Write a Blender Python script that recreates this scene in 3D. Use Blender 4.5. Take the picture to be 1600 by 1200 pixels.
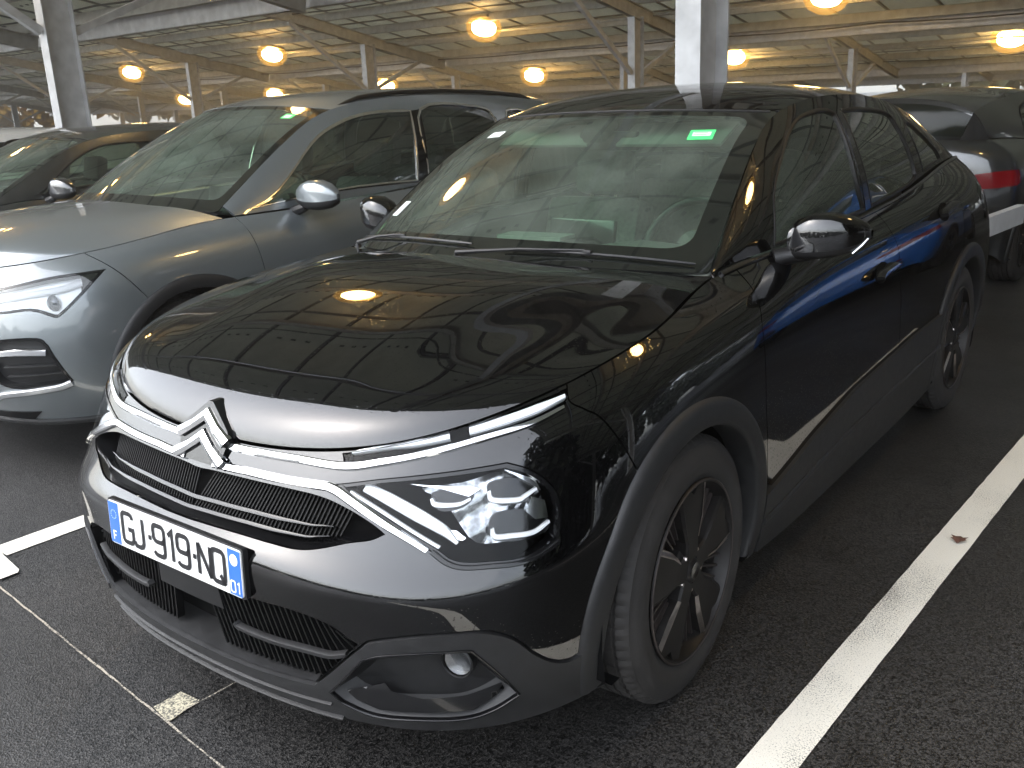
import bpy, bmesh, math, random
import numpy as np
from mathutils import Matrix, Vector
from mathutils.geometry import delaunay_2d_cdt

for o in list(bpy.data.objects): bpy.data.objects.remove(o)
scene = bpy.context.scene
R = math.radians
# ---------------------------------------------------------------- camera (measured from the car's known wheelbase, wheels and plate)
cam_d = bpy.data.cameras.new('camera'); cam = bpy.data.objects.new('camera', cam_d)
scene.collection.objects.link(cam); scene.camera = cam
cam_d.sensor_width = 36.0; cam_d.lens = 33.10; cam_d.clip_start = .05; cam_d.clip_end = 2000
def cam_matrix(C, yaw, pitch, roll):
    cy, sy, cp, sp = math.cos(yaw), math.sin(yaw), math.cos(pitch), math.sin(pitch)
    f = Vector((-sy*cp, cy*cp, -sp)); r = Vector((cy, sy, 0)); u = r.cross(f)
    cr, sr = math.cos(roll), math.sin(roll)
    r2 = cr*r+sr*u; u2 = -sr*r+cr*u
    M = Matrix((r2, u2, -f)).transposed().to_4x4(); M.translation = C
    return M
cam.matrix_world = cam_matrix(Vector((1.847, -1.0419, 1.4923)), .6634, .2941, -.0441)
# ---------------------------------------------------------------- sky, sun, exposure: overcast day seen from under a roof
world = bpy.data.worlds.new('World'); scene.world = world; world.use_nodes = True
nt = world.node_tree; nt.nodes.clear()
out = nt.nodes.new('ShaderNodeOutputWorld'); bg = nt.nodes.new('ShaderNodeBackground')
sky = nt.nodes.new('ShaderNodeTexSky'); sky.sky_type = 'NISHITA'; sky.sun_disc = False
SUN_EL, SUN_AZ = R(42), R(222)
sky.sun_elevation = SUN_EL; sky.sun_rotation = SUN_AZ; sky.air_density = 1.0; sky.dust_density = 1.2; sky.ozone_density = 1.0
hs = nt.nodes.new('ShaderNodeHueSaturation'); hs.inputs['Saturation'].default_value = .38
nt.links.new(sky.outputs[0], hs.inputs['Color']); nt.links.new(hs.outputs[0], bg.inputs[0]); nt.links.new(bg.outputs[0], out.inputs[0])
bg.inputs[1].default_value = .15
sun_d = bpy.data.lights.new('sun', 'SUN'); sun_d.energy = .5; sun_d.angle = R(170); sun_d.color = (1, .97, .93)
sun = bpy.data.objects.new('sun', sun_d); scene.collection.objects.link(sun)
sun.rotation_euler = (R(90)-SUN_EL, 0, R(180)-SUN_AZ)
vs = scene.view_settings; vs.view_transform = 'Standard'; vs.look = 'None'; vs.gamma = 1; vs.use_curve_mapping = False
vs.exposure = 2.55
try:
    scene.cycles.max_bounces = 5; scene.cycles.diffuse_bounces = 3; scene.cycles.glossy_bounces = 4; scene.cycles.transmission_bounces = 4; scene.cycles.transparent_max_bounces = 12
    scene.cycles.caustics_reflective = False; scene.cycles.caustics_refractive = False; scene.cycles.sample_clamp_indirect = 4
except Exception: pass
# ---------------------------------------------------------------- materials
MAT = {}
def mat(name, col=(.5, .5, .5), rough=.5, metal=0, coat=0, spec=.5, emit=None, estr=0, noise=None, bump=None, coat_rough=.03):
    """principled material; noise=(scale, amount) varies the colour, bump=(scale, strength) adds fine relief"""
    if name in MAT: return MAT[name]
    m = bpy.data.materials.new(name); m.use_nodes = True; t = m.node_tree; b = t.nodes['Principled BSDF']
    b.inputs['Base Color'].default_value = (*col, 1); b.inputs['Roughness'].default_value = rough; b.inputs['Metallic'].default_value = metal
    b.inputs['Coat Weight'].default_value = coat; b.inputs['Coat Roughness'].default_value = coat_rough; b.inputs['Specular IOR Level'].default_value = spec
    if emit: b.inputs['Emission Color'].default_value = (*emit, 1); b.inputs['Emission Strength'].default_value = estr
    co = t.nodes.new('ShaderNodeTexCoord')
    if noise:
        n = t.nodes.new('ShaderNodeTexNoise'); n.inputs['Scale'].default_value = noise[0]; n.inputs['Detail'].default_value = 6
        t.links.new(co.outputs['Object'], n.inputs['Vector'])
        r = t.nodes.new('ShaderNodeValToRGB'); a = noise[1]
        r.color_ramp.elements[0].color = (*[c*(1-a) for c in col], 1); r.color_ramp.elements[1].color = (*[min(1, c*(1+a)) for c in col], 1)
        r.color_ramp.elements[0].position = .3; r.color_ramp.elements[1].position = .7
        t.links.new(n.outputs[0], r.inputs[0]); t.links.new(r.outputs[0], b.inputs['Base Color'])
        q = t.nodes.new('ShaderNodeMapRange'); q.inputs[3].default_value = max(0, rough*.85); q.inputs[4].default_value = min(1, rough*1.2)
        t.links.new(n.outputs[0], q.inputs[0]); t.links.new(q.outputs[0], b.inputs['Roughness'])
    if bump:
        n = t.nodes.new('ShaderNodeTexNoise'); n.inputs['Scale'].default_value = bump[0]; n.inputs['Detail'].default_value = 4
        t.links.new(co.outputs['Object'], n.inputs['Vector'])
        bp = t.nodes.new('ShaderNodeBump'); bp.inputs['Strength'].default_value = bump[1]; bp.inputs['Distance'].default_value = .002
        t.links.new(n.outputs[0], bp.inputs['Height']); t.links.new(bp.outputs[0], b.inputs['Normal'])
    MAT[name] = m; return m
def paint(name, col, metallic=0, rough=.35, drops=.5, dirt=.25, spec=.5):
    """car paint under clear coat, with a film of road dust and dried rain spots"""
    if name in MAT: return MAT[name]
    m = mat(name, col, rough, metallic, 1.0, spec); t = m.node_tree; b = t.nodes['Principled BSDF']; L = t.links.new
    b.inputs['Coat Roughness'].default_value = .025; b.inputs['Coat IOR'].default_value = 1.74
    co = t.nodes.new('ShaderNodeTexCoord')
    n = t.nodes.new('ShaderNodeTexNoise'); n.inputs['Scale'].default_value = 3.2; n.inputs['Detail'].default_value = 8; L(co.outputs['Object'], n.inputs['Vector'])
    n2 = t.nodes.new('ShaderNodeTexNoise'); n2.inputs['Scale'].default_value = 260; n2.inputs['Detail'].default_value = 2; L(co.outputs['Object'], n2.inputs['Vector'])
    mul = t.nodes.new('ShaderNodeMath'); mul.operation = 'MULTIPLY'; L(n.outputs[0], mul.inputs[0]); L(n2.outputs[0], mul.inputs[1])
    mr = t.nodes.new('ShaderNodeMapRange'); mr.inputs[1].default_value = .18; mr.inputs[2].default_value = .45; mr.inputs[3].default_value = .02; mr.inputs[4].default_value = .02+.12*max(dirt, .12)
    L(mul.outputs[0], mr.inputs[0]); L(mr.outputs[0], b.inputs['Coat Roughness'])
    mix = t.nodes.new('ShaderNodeMixRGB'); mix.inputs[1].default_value = (*col, 1); mix.inputs[2].default_value = (.10, .095, .085, 1)
    mr2 = t.nodes.new('ShaderNodeMapRange'); mr2.inputs[1].default_value = .2; mr2.inputs[2].default_value = .5; mr2.inputs[3].default_value = 0; mr2.inputs[4].default_value = .22*dirt
    L(mul.outputs[0], mr2.inputs[0]); L(mr2.outputs[0], mix.inputs[0]); L(mix.outputs[0], b.inputs['Base Color'])
    v = t.nodes.new('ShaderNodeTexVoronoi'); v.inputs['Scale'].default_value = 95; L(co.outputs['Object'], v.inputs['Vector'])
    vr = t.nodes.new('ShaderNodeMapRange'); vr.inputs[1].default_value = .10; vr.inputs[2].default_value = .22; vr.inputs[3].default_value = 1; vr.inputs[4].default_value = 0
    L(v.outputs[0], vr.inputs[0])
    bp = t.nodes.new('ShaderNodeBump'); bp.inputs['Strength'].default_value = .24*drops; bp.inputs['Distance'].default_value = .001
    L(vr.outputs[0], bp.inputs['Height']); L(bp.outputs[0], b.inputs['Coat Normal'])
    return m
def glass(name, tint, refl=.08, rough=.0, dens=.5, k=1.35):
    """car glass: clear sheet with tint and fresnel reflection (thin pane, no refraction)"""
    if name in MAT: return MAT[name]
    m = bpy.data.materials.new(name); m.use_nodes = True; t = m.node_tree; t.nodes.clear(); L = t.links.new
    o = t.nodes.new('ShaderNodeOutputMaterial'); tr = t.nodes.new('ShaderNodeBsdfTransparent'); tr.inputs[0].default_value = (*tint, 1)
    g = t.nodes.new('ShaderNodeBsdfGlossy'); g.inputs['Roughness'].default_value = rough; g.inputs[0].default_value = (1, 1, 1, 1)
    lw = t.nodes.new('ShaderNodeFresnel'); lw.inputs[0].default_value = 1.52
    ad = t.nodes.new('ShaderNodeMath'); ad.operation = 'MULTIPLY_ADD'; ad.inputs[1].default_value = k; ad.inputs[2].default_value = refl; ad.use_clamp = True
    mx = t.nodes.new('ShaderNodeMixShader'); L(lw.outputs[0], ad.inputs[0]); L(ad.outputs[0], mx.inputs[0]); L(tr.outputs[0], mx.inputs[1]); L(g.outputs[0], mx.inputs[2])
    df = t.nodes.new('ShaderNodeBsdfDiffuse'); df.inputs[0].default_value = (.30, .36, .30, 1)          # dust on the pane
    m2 = t.nodes.new('ShaderNodeMixShader'); co = t.nodes.new('ShaderNodeTexCoord'); n = t.nodes.new('ShaderNodeTexNoise'); n.inputs['Scale'].default_value = 5; n.inputs['Detail'].default_value = 8
    L(co.outputs['Object'], n.inputs['Vector']); r = t.nodes.new('ShaderNodeMapRange'); r.inputs[1].default_value = .3; r.inputs[2].default_value = .75; r.inputs[3].default_value = .04*dens; r.inputs[4].default_value = .16*dens
    L(n.outputs[0], r.inputs[0]); L(r.outputs[0], m2.inputs[0]); L(mx.outputs[0], m2.inputs[1]); L(df.outputs[0], m2.inputs[2]); L(m2.outputs[0], o.inputs[0])
    MAT[name] = m; return m
M_BLACK = paint('black_paint', (.0012, .0012, .0014), spec=.0, dirt=.05)
M_GLOSSBLK = mat('gloss_black_plastic', (.004, .004, .0045), .15, coat=.5, spec=.3)
M_PLASTIC = mat('grey_black_plastic', (.014, .014, .0145), .5, noise=(40, .25), bump=(900, .25))
M_DARKPL = mat('dark_plastic', (.005, .005, .0055), .45, bump=(700, .2))
M_VOID = mat('dark_cavity', (.002, .002, .002), .9, spec=.1)
M_FIN = mat('grille_black', (.0022, .0022, .0024), .6, spec=.2)
M_CHROME = mat('chrome', (.66, .67, .68), .08, 1, noise=(30, .06))
M_RUBBER = mat('tyre_rubber', (.019, .0172, .0158), .75, noise=(18, .3), bump=(300, .3))
M_WHITE = mat('white_led', (.85, .87, .88), .25, coat=1)
M_FRIT = mat('black_ceramic_edge', (.006, .007, .006), .06, coat=1)
M_GLASS = glass('windscreen_glass', (.58, .82, .66), .02, dens=1.25, k=.95)
M_SIDEGLASS = glass('side_glass', (.42, .52, .44), .05, dens=.6)
M_SEAT = mat('seat_fabric', (.13, .13, .125), .8, noise=(60, .3))
M_DASH = mat('dashboard', (.085, .095, .085), .6, bump=(500, .3))
M_ALU = mat('alloy_dark', (.011, .0098, .0093), .48, .3, coat=.05, coat_rough=.3, spec=.35, noise=(15, .3))
M_ALUCUT = mat('alloy_cut', (.42, .38, .36), .3, 1, noise=(40, .2))
M_DISC = mat('brake_disc', (.10, .075, .06), .5, .8, noise=(60, .4))
M_LENS = glass('lamp_lens', (.95, .96, .97), .0, dens=.0, k=.3)
M_REFLECT = mat('lamp_reflector', (.80, .81, .82), .10, 1)
M_LAMPGLASS = mat('projector_glass', (.10, .11, .12), .03, .5, coat=1)
M_REDLENS = mat('red_lens', (.14, .003, .006), .15, coat=.2, spec=.25)
# ---------------------------------------------------------------- object helpers
COL = scene.collection
def link(name, me, parent=None, m=None):
    o = bpy.data.objects.new(name, me); COL.objects.link(o)
    if parent is not None: o.parent = parent
    if m is not None: me.materials.append(m)
    return o
def mesh(name, V, Fc, m=None, parent=None, smooth=False, normals=None):
    me = bpy.data.meshes.new(name); me.from_pydata([tuple(map(float, v)) for v in V], [], [tuple(map(int, f)) for f in Fc])
    me.validate(clean_customdata=False); me.update()
    if smooth or normals is not None:
        me.polygons.foreach_set('use_smooth', [True]*len(me.polygons))
        if normals is not None and len(normals) == len(me.vertices): me.normals_split_custom_set_from_vertices([tuple(n) for n in normals])
    return link(name, me, parent, m)
def empty(name, loc=(0, 0, 0), rz=0, label=None, cat=None, group=None):
    o = bpy.data.objects.new(name, None); COL.objects.link(o); o.location = loc; o.rotation_euler = (0, 0, rz); o.empty_display_size = .2
    if label: tag(o, label, cat, group)
    return o
def tag(o, label, cat=None, group=None, kind=None):
    if label: o['label'] = label
    if cat: o['category'] = cat
    if group: o['group'] = group
    if kind: o['kind'] = kind
    return o
class MB:
    """collects simple solids into one mesh"""
    def __init__(s): s.V = []; s.F = []; s.sm = []
    def add(s, V, Fc, smooth=False):
        b = len(s.V); s.V += [tuple(v) for v in V]; s.F += [tuple(i+b for i in f) for f in Fc]; s.sm += [smooth]*len(Fc)
    def box(s, c, d, M=None, bev=0):
        hx, hy, hz = d[0]/2, d[1]/2, d[2]/2
        if bev <= 0:
            P = [(x, y, z) for x in (-hx, hx) for y in (-hy, hy) for z in (-hz, hz)]
            Fc = [(0, 1, 3, 2), (4, 6, 7, 5), (0, 4, 5, 1), (2, 3, 7, 6), (0, 2, 6, 4), (1, 5, 7, 3)]
        else:
            bm = bmesh.new(); bmesh.ops.create_cube(bm, size=1)
            for v in bm.verts: v.co = Vector((v.co.x*d[0], v.co.y*d[1], v.co.z*d[2]))
            bmesh.ops.bevel(bm, geom=bm.edges[:]+bm.verts[:], offset=bev, segments=2, affect='EDGES', profile=.6)
            bm.verts.index_update(); P = [tuple(v.co) for v in bm.verts]; Fc = [tuple(v.index for v in f.verts) for f in bm.faces]; bm.free()
        P = [Vector(p) for p in P]
        if M is not None: P = [M @ p for p in P]
        s.add([p+Vector(c) for p in P], Fc, bev > 0); return s
    def bar(s, a, b, w, h, up=(0, 0, 1)):
        a, b = Vector(a), Vector(b); d = (b-a); L = d.length; d.normalize(); u = Vector(up); r = d.cross(u)
        if r.length < 1e-4: r = d.cross(Vector((0, 1, 0)))
        r.normalize(); u = r.cross(d)
        P = [a+r*x*w/2+u*z*h/2+d*y*L for y in (0, 1) for x, z in ((-1, -1), (1, -1), (1, 1), (-1, 1))]
        s.add(P, [(0, 3, 2, 1), (4, 5, 6, 7), (0, 1, 5, 4), (1, 2, 6, 5), (2, 3, 7, 6), (3, 0, 4, 7)]); return s
    def tube(s, pts, rad, n=8, cap=True):
        pts = [Vector(p) for p in pts]; rad = rad if hasattr(rad, '__len__') else [rad]*len(pts); V = []; Fc = []
        prev = None
        for i, p in enumerate(pts):
            d = (pts[min(i+1, len(pts)-1)]-pts[max(i-1, 0)]).normalized()
            if prev is None:
                a = Vector((0, 0, 1)) if abs(d.z) < .9 else Vector((1, 0, 0)); r = d.cross(a).normalized()
            else: r = (prev-d*prev.dot(d)).normalized()
            prev = r; u = d.cross(r)
            for k in range(n):
                t = 2*math.pi*k/n; V.append(p+(r*math.cos(t)+u*math.sin(t))*rad[i])
        for i in range(len(pts)-1):
            for k in range(n):
                k2 = (k+1) % n; Fc.append((i*n+k, i*n+k2, (i+1)*n+k2, (i+1)*n+k))
        if cap: Fc.append(tuple(range(n-1, -1, -1))); Fc.append(tuple((len(pts)-1)*n+k for k in range(n)))
        s.add(V, Fc, True); return s
    def lathe(s, prof, n=32, M=None, close=False):
        """profile (r, h) turned about local z"""
        V = []; Fc = []; m = len(prof)
        for k in range(n):
            t = 2*math.pi*k/n
            for r, h in prof: V.append(Vector((r*math.cos(t), r*math.sin(t), h)))
        for k in range(n):
            k2 = (k+1) % n
            for j in range(m if close else m-1):
                j2 = (j+1) % m; Fc.append((k*m+j, k2*m+j, k2*m+j2, k*m+j2))
        if M is not None: V = [M @ v for v in V]
        s.add(V, Fc, True); return s
    def prism(s, poly, d0, d1, f):
        """closed polygon extruded between d0 and d1; f(a,b,d) -> point"""
        n = len(poly); V = [f(a, b, d) for d in (d0, d1) for a, b in poly]
        s.add(V, [tuple(range(n-1, -1, -1)), tuple(range(n, 2*n))]+[(i, (i+1) % n, n+(i+1) % n, n+i) for i in range(n)]); return s
    def build(s, name, m=None, parent=None, weld=False):
        o = mesh(name, s.V, s.F, m, parent)
        if len(o.data.polygons) == len(s.sm): o.data.polygons.foreach_set('use_smooth', s.sm)
        if any(s.sm):
            try: o.data.set_sharp_from_angle(angle=R(38))
            except Exception: pass
        return o
def copy_tree(o, parent=None):
    c = o.copy(); COL.objects.link(c); c.parent = parent
    for ch in list(o.children): copy_tree(ch, c)
    return c
# ---------------------------------------------------------------- sheets cut from a spline surface
class Sym:
    """a half surface made whole: negative s is the mirrored side"""
    def __init__(s, S): s.H = S; s.S = S.S; s.T = S.T
    def P(s, a, t):
        p = s.H.P(np.abs(a), t); p[..., 0] *= np.where(np.asarray(a) < 0, -1, 1); return p
    def N(s, a, t, e=.004):
        a = np.asarray(a, float); t = np.asarray(t, float)
        du = s.P(np.minimum(a+e, s.S), t)-s.P(np.maximum(a-e, -s.S), t); dv = s.P(a, np.minimum(t+e, s.T))-s.P(a, np.maximum(t-e, 0))
        n = np.cross(du, dv); return n/np.maximum(np.linalg.norm(n, axis=-1, keepdims=True), 1e-12)
def neg(P): return np.asarray(P, float)[::-1]*[-1, 1]
def panel(name, S, outline, m, parent, holes=(), off=0., gap=.002, depth=.014, step=.03, warp=None, flange=True, edge=None):
    """one sheet of bodywork: the part of S inside outline (s,t), minus holes, with folded edges"""
    edge = edge or step*.6
    out = np.asarray(outline, float)
    if area2(out) < 0: out = out[::-1]
    out = resample(inset(out, gap) if gap else out, edge)
    hs = []
    for h in holes:
        h = np.asarray(h, float)
        if area2(h) < 0: h = h[::-1]
        hs.append(resample(inset(h, -gap) if gap else h, edge))
    pts = [out]+hs; E = []; b = 0
    for q in pts:
        n = len(q); E += [(b+i, b+(i+1) % n) for i in range(n)]; b += n
    lo, hi = out.min(0), out.max(0)
    gx, gy = np.meshgrid(np.arange(lo[0]+step*.5, hi[0], step), np.arange(lo[1]+step*.5, hi[1], step), indexing='ij')
    gq = np.stack([gx.ravel(), gy.ravel()], 1)
    if len(gq):
        k = inside(inset(out, step*.35), gq) & inside(out, gq)
        for h in hs: k &= ~inside(inset(h, -step*.35), gq)
        gq = gq[k]
    allp = np.concatenate(pts+[gq]) if len(gq) else np.concatenate(pts)
    r = delaunay_2d_cdt([Vector(p) for p in allp], E, [], 0, 1e-7)
    V2 = np.array([tuple(v) for v in r[0]]); T = np.array([f for f in r[2] if len(f) == 3])
    cen = V2[T].mean(1); k = inside(out, cen)
    for h in hs: k &= ~inside(h, cen)
    T = T[k]
    N = S.N(V2[:, 0], V2[:, 1]); P = S.P(V2[:, 0], V2[:, 1])+N*off
    if warp is not None: P = warp(V2, P, N)
    V = list(P); Fc = [tuple(t) for t in T]; nrm = list(N); nf = len(Fc)
    if flange:
        for q in pts:
            n = len(q); Nq = S.N(q[:, 0], q[:, 1]); Pq = S.P(q[:, 0], q[:, 1])+Nq*off
            if warp is not None: Pq = warp(q, Pq, Nq)
            hole = q is not out
            b0 = len(V); V += list(Pq)+list(Pq-Nq*depth)
            for i in range(n):
                j = (i+1) % n; f = (b0+i, b0+n+i, b0+n+j, b0+j)
                Fc.append(f if not hole else f[::-1])
    me = bpy.data.meshes.new(name); me.from_pydata([tuple(map(float, v)) for v in V], [], Fc)
    me.polygons.foreach_set('use_smooth', [True]*nf+[False]*(len(Fc)-nf))
    ln = []
    for p in me.polygons:
        for li in p.loop_indices:
            vi = me.loops[li].vertex_index; ln.append(tuple(nrm[vi]) if p.index < nf else (0, 0, 0))
    if warp is None: me.normals_split_custom_set(ln)
    me.update()
    return link(name, me, parent, m)
def strip(name, S, path, widths, h, m, parent, off=0., prof=None, flat=False):
    """moulding laid along a path of S (s,t)"""
    P2 = np.asarray(path, float); n = len(P2); W = np.interp(np.linspace(0, 1, n), np.linspace(0, 1, len(widths)), widths) if hasattr(widths, '__len__') else np.full(n, widths)
    d = np.gradient(P2, axis=0); d /= np.linalg.norm(d, axis=1, keepdims=True); nn = np.stack([-d[:, 1], d[:, 0]], 1)
    prof = prof or [(-.5, -.006/h if h else 0), (-.5, .55), (-.34, .95), (0, 1.0), (.34, .95), (.5, .55), (.5, -.006/h if h else 0)]
    V = []; k = len(prof)
    for a, b in prof:
        q = P2+nn*(W*a)[:, None]; N = S.N(q[:, 0], q[:, 1]); V.append(S.P(q[:, 0], q[:, 1])+N*(off+h*b))
    V = np.array(V).transpose(1, 0, 2).reshape(-1, 3); Fc = []
    for i in range(n-1):
        for j in range(k-1): Fc.append((i*k+j, (i+1)*k+j, (i+1)*k+j+1, i*k+j+1))
    Fc.append(tuple(range(k))); Fc.append(tuple((n-1)*k+j for j in range(k-1, -1, -1)))
    o = mesh(name, V, Fc, m, parent, smooth=not flat)
    try: o.data.set_sharp_from_angle(angle=R(40))
    except Exception: pass
    return o
def strokes(lines, w, close=()):
    """monoline lettering: each polyline becomes a ribbon; returns (verts2d, faces)"""
    V = []; Fc = []
    for li, L in enumerate(lines):
        P = np.asarray(L, float); d = np.zeros_like(P)
        seg = np.diff(P, axis=0); seg /= np.linalg.norm(seg, axis=1, keepdims=True)
        nr = np.stack([-seg[:, 1], seg[:, 0]], 1); N = np.zeros_like(P)
        N[0] = nr[0]; N[-1] = nr[-1]
        closed = np.linalg.norm(P[0]-P[-1]) < 1e-6
        for i in range(1, len(P)-1):
            m_ = nr[i-1]+nr[i]; m_ /= np.linalg.norm(m_); N[i] = m_/max(.5, m_ @ nr[i])
        if closed:
            m_ = nr[-1]+nr[0]; m_ /= np.linalg.norm(m_); N[0] = N[-1] = m_/max(.5, m_ @ nr[0])
        b = len(V)
        for p, q in zip(P, N): V.append(p+q*w/2); V.append(p-q*w/2)
        for i in range(len(P)-1): Fc.append((b+2*i, b+2*i+1, b+2*i+3, b+2*i+2))
    return V, Fc
def arc(cx, cy, rx, ry, a0, a1, n=8): return [(cx+rx*math.cos(R(a0+(a1-a0)*i/n)), cy+ry*math.sin(R(a0+(a1-a0)*i/n))) for i in range(n+1)]
def glyph(c):
    """strokes in a unit cell 0..1 x 0..1.7 (narrow plate lettering)"""
    r = .28; t = 1.7
    if c == 'G': return [arc(1-r, t-r, r, r, 0, 90, 5)+arc(r, t-r, r, r, 90, 180, 5)+arc(r, r, r, r, 180, 270, 5)+arc(1-r, r, r, r, 270, 360, 5)+[(1, .8), (.55, .8)]]
    if c == 'J': return [[(.85, t)]+arc(.85-r*1.3, r*1.3, r*1.3, r*1.3, 0, -90, 6)[0:]+[(.1, .02), (.0, .25)]]
    if c == '9': return [arc(1-r, t-r, r, r, 0, 90, 5)+arc(r, t-r, r, r, 90, 180, 5)+arc(r, .78+r, r, r, 180, 270, 5)+arc(1-r, .78+r, r, r, 270, 360, 5)+[(1, t-r)], [(1, 1.1)]+arc(1-r, r, r, r, 0, -90, 5)+[(.45, 0)]+arc(r*1.2, r, r*1.2, r, 270, 200, 4)]
    if c == 'x': return [[(1, .75)]+[(.28, .75)]+arc(r, .75+r, r, r, 270, 180, 5)+arc(r, t-r, r, r, 180, 90, 5)+arc(1-r, t-r, r, r, 90, 0, 5)+arc(1-r, r, r, r, 0, -90, 5)+arc(r, r, r, r, 270, 200, 4)]
    if c == '1': return [[(.25, t-.32), (.6, t-.02), (.6, 0)]]
    if c == 'N': return [[(0, 0), (0, t)], [(.0, t), (1, 0)], [(1, 0), (1, t)]]
    if c == 'Q': return [arc(1-r, t-r, r, r, 0, 90, 5)+arc(r, t-r, r, r, 90, 180, 5)+arc(r, r, r, r, 180, 270, 5)+arc(1-r, r, r, r, 270, 360, 5)+[(1, t-r)], [(.62, .42), (1.02, -.06)]]
    if c == '0': return [arc(1-r, t-r, r, r, 0, 90, 5)+arc(r, t-r, r, r, 90, 180, 5)+arc(r, r, r, r, 180, 270, 5)+arc(1-r, r, r, r, 270, 360, 5)+[(1, t-r)]]
    if c == 'F': return [[(1, t), (0, t), (0, 0)], [(0, .9), (.8, .9)]]
    if c == '-': return [[(.22, .85), (.50, .85)]]
    return []
# ---------------------------------------------------------------- spline surfaces
def interp_ctrl(P, sym0=None, sym1=None):
    """control points of the uniform cubic B-spline that passes through P (along axis 0)"""
    P = np.asarray(P, float); n = len(P); A = np.zeros((n, n))
    B = P.copy()
    for i in range(n):
        if i == 0:
            A[0, 0] = 1; continue
        if i == n-1:
            A[i, i] = 1; continue
        A[i, i-1:i+2] = (1/6, 4/6, 1/6)
    sh = P.shape
    if sym0 is not None:                       # mirrored end: (m(P1)+4P0+P1)/6 per dimension
        return _sym_solve(P, sym0, sym1)
    return np.linalg.solve(A, B.reshape(n, -1)).reshape(sh)
def _sym_solve(P, s0, s1):
    n = len(P); out = np.zeros_like(P)
    for d in range(P.shape[-1]):
        A = np.zeros((n, n))
        for i in range(n):
            A[i, i] = 4/6
            for j in (i-1, i+1):
                if 0 <= j < n: A[i, j] += 1/6
        for e, s, k in ((0, s0, 1), (n-1, s1, n-2)):
            if s is None: A[e] = 0; A[e, e] = 1
            else: A[e, k] += (s[d])/6
        out[..., d] = np.linalg.solve(A, P[..., d].reshape(n, -1)).reshape(P[..., d].shape)
    return out
def _pad(Cn, s0, s1):
    a = 2*Cn[:1]-Cn[1:2] if s0 is None else Cn[1:2]*np.asarray(s0, float)
    b = 2*Cn[-1:]-Cn[-2:-1] if s1 is None else Cn[-2:-1]*np.asarray(s1, float)
    return np.concatenate([a, Cn, b], 0)
def _basis(t):
    t2 = t*t; t3 = t2*t
    return np.stack([(1-3*t+3*t2-t3), (4-6*t2+3*t3), (1+3*t+3*t2-3*t3), t3], -1)/6
MX = (-1, 1, 1)
class Surf:
    """bicubic B-spline; ctrl (nu,nv,3); metric parameters s (along u) and t (along v)"""
    def __init__(self, ctrl, su0=None, su1=None, sv0=None, sv1=None, midv=None, midu=None):
        c = np.asarray(ctrl, float); self.nu, self.nv = c.shape[:2]
        c = _pad(c, su0, su1)
        c = np.swapaxes(_pad(np.swapaxes(c, 0, 1), sv0, sv1), 0, 1); self.c = c
        uu = np.linspace(0, self.nu-1, 600)
        mv = (self.nv-1)*.5 if midv is None else midv
        P = self.uv(uu, np.full_like(uu, mv)); L = np.concatenate([[0], np.cumsum(np.linalg.norm(np.diff(P, axis=0), axis=1))])
        self.su = (L, uu); self.S = L[-1]
        vv = np.linspace(0, self.nv-1, 300); acc = 0
        for mu in (np.linspace(.1, .9, 7)*(self.nu-1) if midu is None else [midu]):
            P = self.uv(np.full_like(vv, mu), vv); acc = acc+np.concatenate([[0], np.cumsum(np.linalg.norm(np.diff(P, axis=0), axis=1))])
        acc = acc/(7 if midu is None else 1)
        self.tv = (acc, vv); self.T = acc[-1]
    def uv(self, u, v):
        u = np.clip(np.asarray(u, float), 0, self.nu-1-1e-9); v = np.clip(np.asarray(v, float), 0, self.nv-1-1e-9)
        i = np.floor(u).astype(int); j = np.floor(v).astype(int)
        bu = _basis(u-i); bv = _basis(v-j)
        out = 0
        for a in range(4):
            for b in range(4):
                out = out+(bu[..., a]*bv[..., b])[..., None]*self.c[i+a, j+b]
        return out
    def st2uv(self, s, t): return np.interp(s, *self.su), np.interp(t, *self.tv)
    def P(self, s, t): return self.uv(*self.st2uv(s, t))
    def N(self, s, t, e=.004):
        a = self.P(np.minimum(s+e, self.S), t)-self.P(np.maximum(s-e, 0), t); b = self.P(s, np.minimum(t+e, self.T))-self.P(s, np.maximum(t-e, 0))
        n = np.cross(a, b); return n/np.maximum(np.linalg.norm(n, axis=-1, keepdims=True), 1e-12)
# ---------------------------------------------------------------- 2D helpers
def smooth_poly(pts, n=10, closed=True, corners=()):
    """Catmull-Rom through pts; indices in corners stay sharp"""
    P = np.asarray(pts, float); m = len(P); out = []
    for i in range(m if closed else m-1):
        p1 = P[i]; p2 = P[(i+1) % m]
        p0 = P[(i-1) % m] if (closed or i > 0) else 2*p1-p2
        p3 = P[(i+2) % m] if (closed or i+2 < m) else 2*p2-p1
        if i in corners: p0 = 2*p1-p2
        if (i+1) % m in corners: p3 = 2*p2-p1
        for k in range(n):
            t = k/n
            out.append(.5*((2*p1)+(-p0+p2)*t+(2*p0-5*p1+4*p2-p3)*t*t+(-p0+3*p1-3*p2+p3)*t**3))
    if not closed: out.append(P[-1])
    return np.array(out)
def resample(P, d, closed=True):
    P = np.asarray(P, float)
    Q = np.concatenate([P, P[:1]]) if closed else P
    seg = np.linalg.norm(np.diff(Q, axis=0), axis=1); out = []
    for i in range(len(seg)):
        k = max(1, int(np.ceil(seg[i]/d)))
        for j in range(k): out.append(Q[i]+(Q[i+1]-Q[i])*j/k)
    if not closed: out.append(Q[-1])
    return np.array(out)
def area2(P): x, y = P[:, 0], P[:, 1]; return .5*np.sum(x*np.roll(y, -1)-np.roll(x, -1)*y)
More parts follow.
